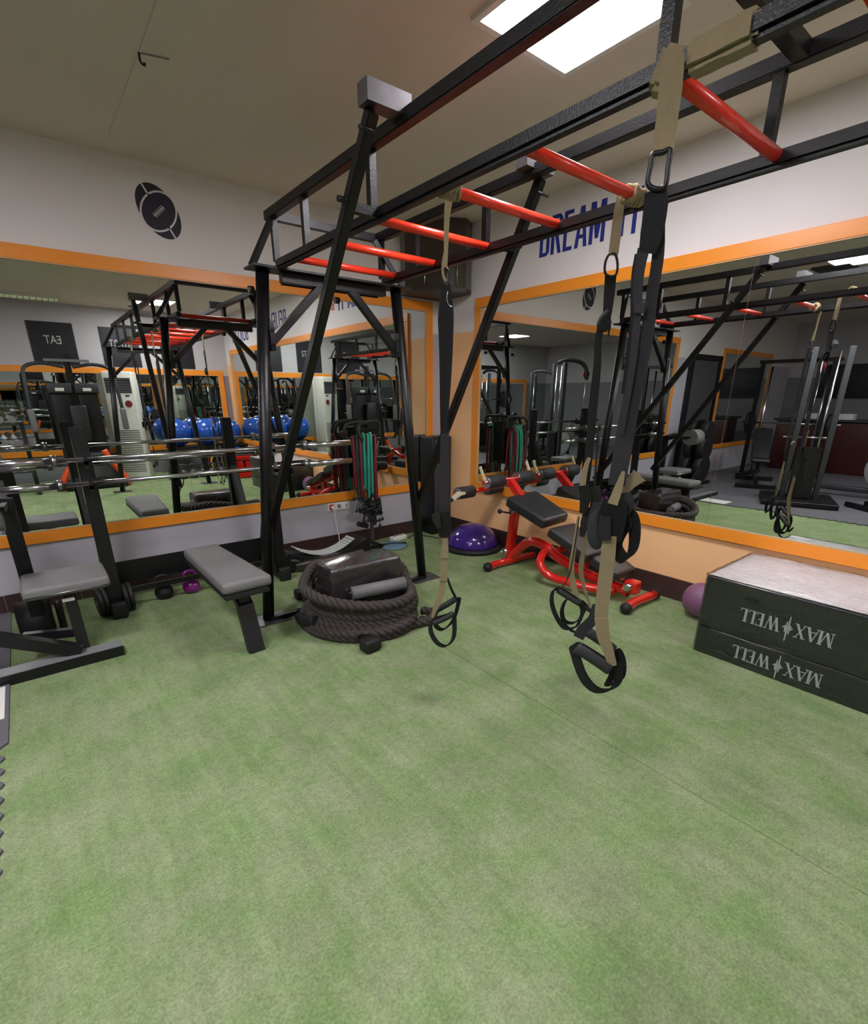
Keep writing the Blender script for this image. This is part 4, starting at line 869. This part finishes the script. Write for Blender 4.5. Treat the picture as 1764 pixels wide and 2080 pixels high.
for v in tp.bm.verts: v.co.z += random.uniform(0, .004)
obj('top_panel', tp, 'boxtop', hi, label='wrinkled top, painted pale for film glare')
# upside-down logos on the face x = BX0: read with y increasing (rotated 180 degrees)
for (zc, ya, yb, par) in ((.325, -3.60, -4.04, hi), (.090, -3.60, -4.04, lo)):
    mb, W = logo(.078); sc = abs(yb - ya) / W
    m4 = Matrix(((0, 0, -1, BX0 - .0015), (1, 0, 0, yb), (0, -1, 0, zc + .035), (0, 0, 0, 1)))
    place(mb, m4 @ Matrix.Diagonal((sc, 1.0, 1, 1))); obj('lettering', mb, 'print', par)
# clear stretch film around both boxes
from mathutils import noise as mn
fm = bpy.data.materials.new('clear_stretch_film'); fm.use_nodes = True; nt = fm.node_tree; nt.nodes.clear()
ou = nt.nodes.new('ShaderNodeOutputMaterial'); mxs = nt.nodes.new('ShaderNodeMixShader'); tr = nt.nodes.new('ShaderNodeBsdfTransparent'); gs = nt.nodes.new('ShaderNodeBsdfGlossy'); gs.inputs['Roughness'].default_value = .12
fr = nt.nodes.new('ShaderNodeFresnel'); fr.inputs[0].default_value = 1.28; tcx = nt.nodes.new('ShaderNodeTexCoord'); nz = nt.nodes.new('ShaderNodeTexNoise'); nz.inputs['Scale'].default_value = 26; nz.inputs['Detail'].default_value = 3; nz.inputs['Distortion'].default_value = 1.5
mpp = nt.nodes.new('ShaderNodeMapping'); mpp.inputs['Scale'].default_value = (1, .45, 1.4); nt.links.new(tcx.outputs['Object'], mpp.inputs[0]); nt.links.new(mpp.outputs[0], nz.inputs['Vector'])
bpn = nt.nodes.new('ShaderNodeBump'); bpn.inputs['Strength'].default_value = 1; bpn.inputs['Distance'].default_value = .02; nt.links.new(nz.outputs[0], bpn.inputs['Height'])
for nd in (gs, fr): nt.links.new(bpn.outputs[0], nd.inputs['Normal'])
fm2 = nt.nodes.new('ShaderNodeMath'); fm2.operation = 'MULTIPLY'; fm2.use_clamp = True; fm2.inputs[1].default_value = .75; nt.links.new(fr.outputs[0], fm2.inputs[0]); nt.links.new(fm2.outputs[0], mxs.inputs[0]); nt.links.new(tr.outputs[0], mxs.inputs[1]); nt.links.new(gs.outputs[0], mxs.inputs[2]); nt.links.new(mxs.outputs[0], ou.inputs[0])
fl_ = MB(); fl_.box(((BX0 + BX1) / 2, (BY0 + BY1) / 2, .256), (BX1 - BX0 + .010, BY0 - BY1 + .010, .505), bev=.008, seg=2)
bmesh.ops.subdivide_edges(fl_.bm, edges=[e for e in fl_.bm.edges if e.calc_length() > .1], cuts=34, use_grid_fill=True)
for v in fl_.bm.verts:
    c = v.co; k = mn.noise(Vector((c.x * 9, c.y * 5, c.z * 14))); edge = math.exp(-((c.z - .48) / .05) ** 2) + .5 * math.exp(-((c.z - .18) / .04) ** 2)
    d_ = .003 * max(0, k) + .006 * edge * abs(mn.noise(Vector((c.x * 20, c.y * 14, c.z * 50))))
    if c.x < BX0: c.x -= d_
    if c.y > BY0: c.y += d_
    if c.z > .5: c.z += d_
for f in fl_.bm.faces: f.smooth = True
obj('film_wrap', fl_, fm, hi, label='clear wrinkled stretch film')
for (y_, z_) in ((-3.64, .42),):
    obj('hand_slot', MB().box((BX0 - .0005, y_, z_), (.006, .07, .022), bev=.001, seg=1), 'rubber', hi)
t = tag(centred(obj('medicine_ball', MB().sph((-.175, -3.175, .125), .125, seg=40), 'purpleb')), 'dusty mauve exercise ball between the wall and the wrapped boxes', 'ball')
tag(centred(obj('rubber_ball', MB().sph((-1.07, -4.36, .03), .035, (1, 1, .8)), 'rubber')), 'small black rubber ball on the turf at the right edge', 'ball')
# ------------------------------------------------------------------ equipment seen only in the mirrors
def P_(par, n, mb, m_='black', label=None): return obj(n, mb, m_, par, world=False, label=label)
# air conditioner
t = thing('air_conditioner', 'tall white floor-standing air conditioner by the far wall, seen in the left mirror', 'air conditioner', (-2.1, -6.85, 0), .42)
P_(t, 'body', MB().box((0, 0, .96), (.50, .32, 1.92), bev=.02, seg=3), 'whitem')
gr = MB(); gr.box((0, .162, 1.68), (.42, .006, .26)); P_(t, 'outlet_grille', gr, 'dgrey')
sl = MB()
for k in range(6): sl.box((0, .168, 1.575 + k * .042), (.42, .012, .008))
P_(t, 'outlet_slat', sl, 'grey')
sl = MB()
for k in range(20): sl.box((0, .162, .12 + k * .04), (.42, .006, .012))
P_(t, 'intake_slats', sl, 'dgrey')
P_(t, 'display', MB().box((.12, .162, 1.50), (.07, .006, .025)), 'black'); P_(t, 'red_sticker', MB().cyl((.12, .16, 1.36), (.12, .166, 1.36), .06), 'maroon')
# dual stack machine
t = thing('chest_machine', 'black dual-stack weight machine with orange base below the EAT poster, seen in the left mirror', 'weight machine', (-2.9, -6.2, 0))
for s in (-1, 1):
    P_(t, 'shroud', MB().box((s * .19, -.1, 1.0), (.30, .2, 1.35), bev=.03), 'black')
    st_ = P_(t, 'shroud_top', MB().box((s * .19, -.02, 1.62), (.34, .16, .16), bev=.02), 'dgrey'); P_(st_, 'label_plate', MB().box((s * .19, .063, 1.60), (.12, .004, .05)), 'white')
    P_(t, 'swing_arm', MB().tube([(s * .06, 0, 1.95), (s * .35, 0, 2.0), (s * .58, .05, 1.93), (s * .62, .12, 1.7), (s * .64, .16, 1.25)], .028, sub=4), 'dgrey')
    P_(t, 'arm_pad', MB().box((s * .64, .18, 1.12), (.09, .09, .36), bev=.03), 'vinylg')
    P_(t, 'orange_leg', MB().tube([(s * .22, .3, .62), (s * .30, .32, .40), (s * .42, .35, .2), (s * .50, .36, .02)], .05, sub=4), 'orp')
P_(t, 'top_bar', MB().box((0, 0, 2.05), (.62, .06, .04)), 'grey'); P_(t, 'mast', MB().box((0, -.05, 1.2), (.09, .09, 1.9)), 'black')
P_(t, 'seat', MB().box((0, .35, .55), (.36, .36, .08), bev=.03), 'vinyl'); P_(t, 'seat_back', MB().box((0, .1, 1.05), (.24, .08, .6), bev=.03), 'vinyl'); P_(t, 'base', MB().box((0, .1, .05), (.9, .9, .07), bev=.01), 'black')
# dumbbell rack
rk = thing('dumbbell_rack', 'three-tier grey dumbbell rack by the far wall, seen at the left edge of the mirror', 'rack', (-4.25, -5.9, .012))
for s in (-1, 1): P_(rk, 'side_frame', MB().beam((s * .55, -.28, .03), (s * .55, .30, .03), .06, .06).beam((s * .55, -.25, .03), (s * .55, -.05, 1.2), .06, .06, up=(1, 0, 0)), 'dgrey')
for k, z in enumerate((.35, .72, 1.08)): P_(rk, 'tray', MB().box((0, .10 - .08 * k, z), (1.12, .26, .02), rot=(.25, 0, 0)), 'grey')
db = thing('dumbbell', 'pale grey dumbbell, leftmost on the top tier of the rack', 'dumbbell', (-4.7, -5.94, 1.152), 0, 'dumbbells on the three-tier rack')
P_(db, 'grip', MB().cyl((0, -.07, 0), (0, .07, 0), .016), 'chrome')
for s in (-1, 1): P_(db, 'head', MB().cyl((0, s * .07, 0), (0, s * .14, 0), .052, seg=12), 'dumb')
for k, (z, yy, nm) in enumerate(((1.14, -5.94, 'top'), (.78, -5.86, 'middle'), (.41, -5.78, 'lowest'))):
    for i in range(7):
        if k == 0 and i == 0: continue
        dup(db, (-4.7 + i * .15, yy, z + .012), 0, 'pale grey dumbbell, %s along the %s tier of the rack' % (['first', 'second', 'third', 'fourth', 'fifth', 'sixth', 'last'][i], nm), 'dumbbells on the three-tier rack')
# ball shelf with blue balls
t = thing('ball_shelf', 'low black shelf along the far wall under the blue balls', 'shelf', (-.75, -6.75, 0))
P_(t, 'shelf_board', MB().box((0, 0, .52), (1.5, .5, .03)), 'black')
for s in (-.7, 0, .7): P_(t, 'shelf_leg', MB().box((s, 0, .255), (.04, .45, .50)), 'black')
ball0 = tag(obj('exercise_ball', MB().sph((0, 0, 0), .27, seg=36), 'blue'), 'large blue exercise ball, leftmost on the shelf in the left mirror', 'ball', 'blue exercise balls'); ball0.location = (-1.30, -6.75, .805)
for (x, y, z, s, lb) in ((-.74, -6.72, .80, .98, 'blue exercise ball in the middle of the shelf'), (-.30, -6.78, .80, .96, 'blue exercise ball nearest the right wall mirror'), (-.30, -6.30, .25, .92, 'blue exercise ball on the floor under the right end of the shelf')):
    c = ball0.copy(); COL.objects.link(c); c.location = (x, y, z); c.scale = (s, s, s); c['label'] = lb
tag(centred(obj('yellow_hoop', MB().tube([(-.62 + .2 * math.cos(a), -6.40 + .02 * math.sin(a), .218 + .2 * math.sin(a)) for a in [2 * PI * k / 20 for k in range(20)]], .018, closed=True, seg=8), 'yellow')), 'yellow exercise hoop leaning by the blue balls', 'hoop')
tag(centred(obj('red_hoop', MB().tube([(-.70 + .2 * math.cos(a), -6.33 + .02 * math.sin(a), .218 + .2 * math.sin(a)) for a in [2 * PI * k / 20 for k in range(20)]], .018, closed=True, seg=8), 'maroon')), 'dark red exercise hoop beside the yellow hoop', 'hoop')
g = 'kettlebells in a row by the far wall'
k0 = kettlebell((-1.65, -5.95, 0), 'kettlebell at the left end of the far row, seen in the left mirror', 'weight', 1.2); k0['group'] = g
for i in range(5): dup(k0, (-1.47 + i * .18, -5.97, 0), .3 * i, ['second kettlebell from the left in the far row', 'third kettlebell from the left in the far row', 'fourth kettlebell in the far row', 'fifth kettlebell in the far row', 'kettlebell at the right end of the far row'][i], g)
t = thing('red_step_stack', 'stack of bright red aerobic steps by the far wall, seen in the left mirror', 'aerobic step', (-.40, -5.45, 0))
P_(t, 'step_base', MB().box((0, 0, .05), (.62, .34, .10), bev=.02), 'redgl')
for k in range(3): P_(t, 'step_block', MB().box((-.2 + .2 * k, 0, .22), (.15, .26, .22), bev=.03), 'redgl')
P_(t, 'step_top', MB().box((0, 0, .38), (.60, .32, .08), bev=.02), 'redgl'); P_(t, 'grey_lid', MB().box((0, 0, .45), (.5, .28, .05), bev=.015), 'grey')
# power rack
def power_rack(x, y, rz, label):
    t = thing('power_rack', label, 'rack', (x, y, .012), rz)
    for sx in (-.55, .55):
        for sy in (-.5, .5): P_(t, 'rack_post', MB().box((sx, sy, 1.1), (.07, .07, 2.2)), 'black')
        P_(t, 'side_beam', MB().box((sx, 0, 2.17), (.07, 1.0, .06)), 'black'); P_(t, 'foot_beam', MB().box((sx, 0, .05), (.07, 1.2, .06)), 'black')
        P_(t, 'safety_bar', MB().cyl((sx, -.5, .8), (sx, .5, .8), .025), 'chrome')
    P_(t, 'cross_beam', MB().box((0, -.5, 2.17), (1.1, .06, .06)), 'black'); P_(t, 'cross_beam', MB().box((0, .5, 2.17), (1.1, .06, .06)), 'black')
    bb_ = P_(t, 'racked_bar', MB().cyl((-1.05, .54, 1.4), (1.05, .54, 1.4), .015), 'chrome')
    for s in (-1, 1): P_(bb_, 'loaded_plate', MB().cyl((s * .72, .54, 1.4), (s * .80, .54, 1.4), .21, seg=28), 'rubber')
    return t
power_rack(-5.6, -5.6, .0, 'black power rack on the rubber mat, seen in the right mirror behind the barbells')
def cable_tower(x, y, rz, label):
    t = thing('cable_tower', label, 'cable machine', (x, y, .012), rz)
    P_(t, 'base', MB().box((0, .1, .04), (.9, .9, .07), bev=.01), 'black')
    for s in (-1, 1):
        P_(t, 'guide_rod', MB().cyl((s * .09, 0, .08), (s * .09, 0, 2.05), .014), 'chrome'); P_(t, 'frame_post', MB().box((s * .2, 0, 1.08), (.07, .07, 2.05), bev=.01), 'dgrey')
    P_(t, 'top_arm', MB().tube([(0, -.05, 2.1), (0, .12, 2.16), (0, .42, 2.14), (0, .60, 2.02), (0, .64, 1.8)], .04, sub=4), 'dgrey')
    ws = P_(t, 'weight_stack', MB().box((0, 0, .45), (.28, .12, .7)), 'black')
    P_(t, 'pulley', MB().cyl((-.02, .62, 1.9), (.02, .62, 1.9), .07, seg=24), 'maroon'); P_(t, 'cable', MB().tube([(0, .63, 1.85), (.02, .6, 1.2), (0, .55, .9)], .004), 'chrome')
    P_(t, 'grip_bar', MB().cyl((-.3, .55, .9), (.3, .55, .9), .014), 'chrome'); return t
cable_tower(-4.95, -2.25, 1.2, 'dark cable tower with curved top arm on the mat, seen in the right mirror')
cable_tower(-8.2, -5.7, .4, 'cable tower far back on the mat, beyond the power rack')
cable_tower(-6.9, -6.4, 0, 'cable tower against the far wall mirror')
# smith machine by the left
t = thing('smith_machine', 'smith machine with upright chrome guide rods, seen in the right mirror', 'weight machine', (-7.5, -1.15, .012), PI / 2)
for s in (-1, 1):
    P_(t, 'guide_rod', MB().cyl((s * .45, 0, .05), (s * .45, 0, 2.0), .02), 'chrome'); P_(t, 'frame_post', MB().box((s * .55, -.2, 1.05), (.06, .06, 2.1)), 'black'); P_(t, 'foot', MB().box((s * .5, 0, .04), (.08, 1.0, .06)), 'black')
    P_(t, 'plate', MB().cyl((s * .62, 0, 1.0), (s * .68, 0, 1.0), .2, seg=28), 'rubber')
P_(t, 'sliding_bar', MB().cyl((-.8, 0, 1.0), (.8, 0, 1.0), .016), 'chrome'); P_(t, 'top_beam', MB().box((0, -.1, 2.08), (1.2, .3, .05)), 'black')
# flywheel disc, counter, tv
t = thing('flywheel_bike', 'machine with a large grey round disc cover, at the right edge of the mirror', 'exercise machine', (-6.2, -3.0, .012), 0)
P_(t, 'disc_cover', MB().cyl((.05, 0, .46), (.11, 0, .46), .30, seg=48), 'grey'); P_(t, 'disc_hub', MB().cyl((.11, 0, .46), (.13, 0, .46), .05, seg=24), 'dgrey')
P_(t, 'rail', MB().box((0, .45, .12), (.10, 1.5, .08), bev=.02), 'dgrey'); P_(t, 'stand', MB().box((0, 0, .25), (.08, .1, .5)), 'black'); P_(t, 'orange_trim', MB().tube([(.12, .0, .15), (.12, -.2, .2), (.12, -.32, .35)], .012, sub=3), 'orp')
P_(t, 'handlebar', MB().tube([(-.2, .3, .85), (0, .25, .92), (.2, .3, .85)], .015, sub=3).cyl((0, .2, .2), (0, .26, .9), .03), 'chrome')
t = thing('reception_counter', 'red-brown reception counter far across the mat, seen in the right mirror', 'counter', (-9.2, -1.8, .012))
P_(t, 'counter_front', MB().box((0, 0, .5), (.5, 2.6, 1.0), bev=.01), 'wood'); P_(t, 'counter_top', MB().box((0, 0, 1.02), (.62, 2.7, .04), bev=.005), 'dgrey')
for i, (y, c, nm, lb) in enumerate(((-1.1, 'white', 'paper_tray', 'white tray on the reception counter, nearest the back wall'), (-1.6, 'plainw', 'printer', 'pale printer on the reception counter'), (-2.2, 'grey', 'monitor_stand', 'grey box on the reception counter, farther from the back wall'))):
    tag(centred(obj(nm, MB().box((-9.2, y, 1.10), (.25, .3, .12), bev=.01), c)), lb, 'office item')
t = thing('wall_screen', 'black screen on the left wall above the counter, seen in the right mirror', 'screen', (XL + .05, -1.2, 1.5))
P_(t, 'panel', MB().box((0, 0, .3), (.05, 1.1, .65), bev=.005), 'poster'); P_(t, 'bezel', MB().box((.005, 0, .3), (.03, 1.14, .69)), 'black')
mb = MB()
tag(centred(obj('basketball_decal', place(mb.prism(ell(.2, .2, 32), .002, Matrix.Identity(4)), ON_F(-6.2, 2.45)), 'redink')), 'round coral basketball decal on the far wall', 'decal')

# low benches and plates on the mat (seen in the right mirror)
t = thing('incline_bench', 'black adjustable bench on the mat, seen low in the right mirror', 'weight bench', (-6.3, -1.2, .012), 1.2)
P_(t, 'seat', MB().box((0, -.25, .45), (.28, .36, .07), bev=.03), 'vinyl'); P_(t, 'backrest', MB().box((0, .25, .68), (.28, .75, .07), rot=(.7, 0, 0), bev=.03), 'vinyl')
P_(t, 'spine', MB().beam((0, -.5, .1), (0, .55, .1), .06, .06)); P_(t, 'foot', MB().beam((-.3, -.5, .04), (.3, -.5, .04), .06, .06)); P_(t, 'foot', MB().beam((-.3, .55, .04), (.3, .55, .04), .06, .06)); P_(t, 'support', MB().beam((0, 0, .1), (0, .1, .5), .05, .05))
dup(t, (-5.5, -3.3, .012), 2.2, 'black adjustable bench farther out on the mat, beside the disc machine'); dup(t, (-7.1, -4.3, .012), -.7, 'black adjustable bench in the middle of the mat')
t = thing('plate_tree', 'black plate tree loaded with dark plates by the door, seen in the right mirror', 'rack', (-5.55, -.45, .012))
P_(t, 'post', MB().box((0, 0, .55), (.07, .07, 1.1))); P_(t, 'base', MB().box((0, 0, .03), (.5, .4, .05)))
for z, r in ((.28, .22), (.62, .19), (.93, .15)):
    for s_ in (-1, 1): P_(t, 'plate', MB().cyl((0, s_ * .05, z), (0, s_ * .17, z), r, seg=28), 'rubber')
dup(t, (-6.5, -5.0, .012), .4, 'black plate tree beside the power rack'); dup(t, (-5.35, -4.2, .012), 1.2, 'black plate tree out on the mat, behind the camera side')
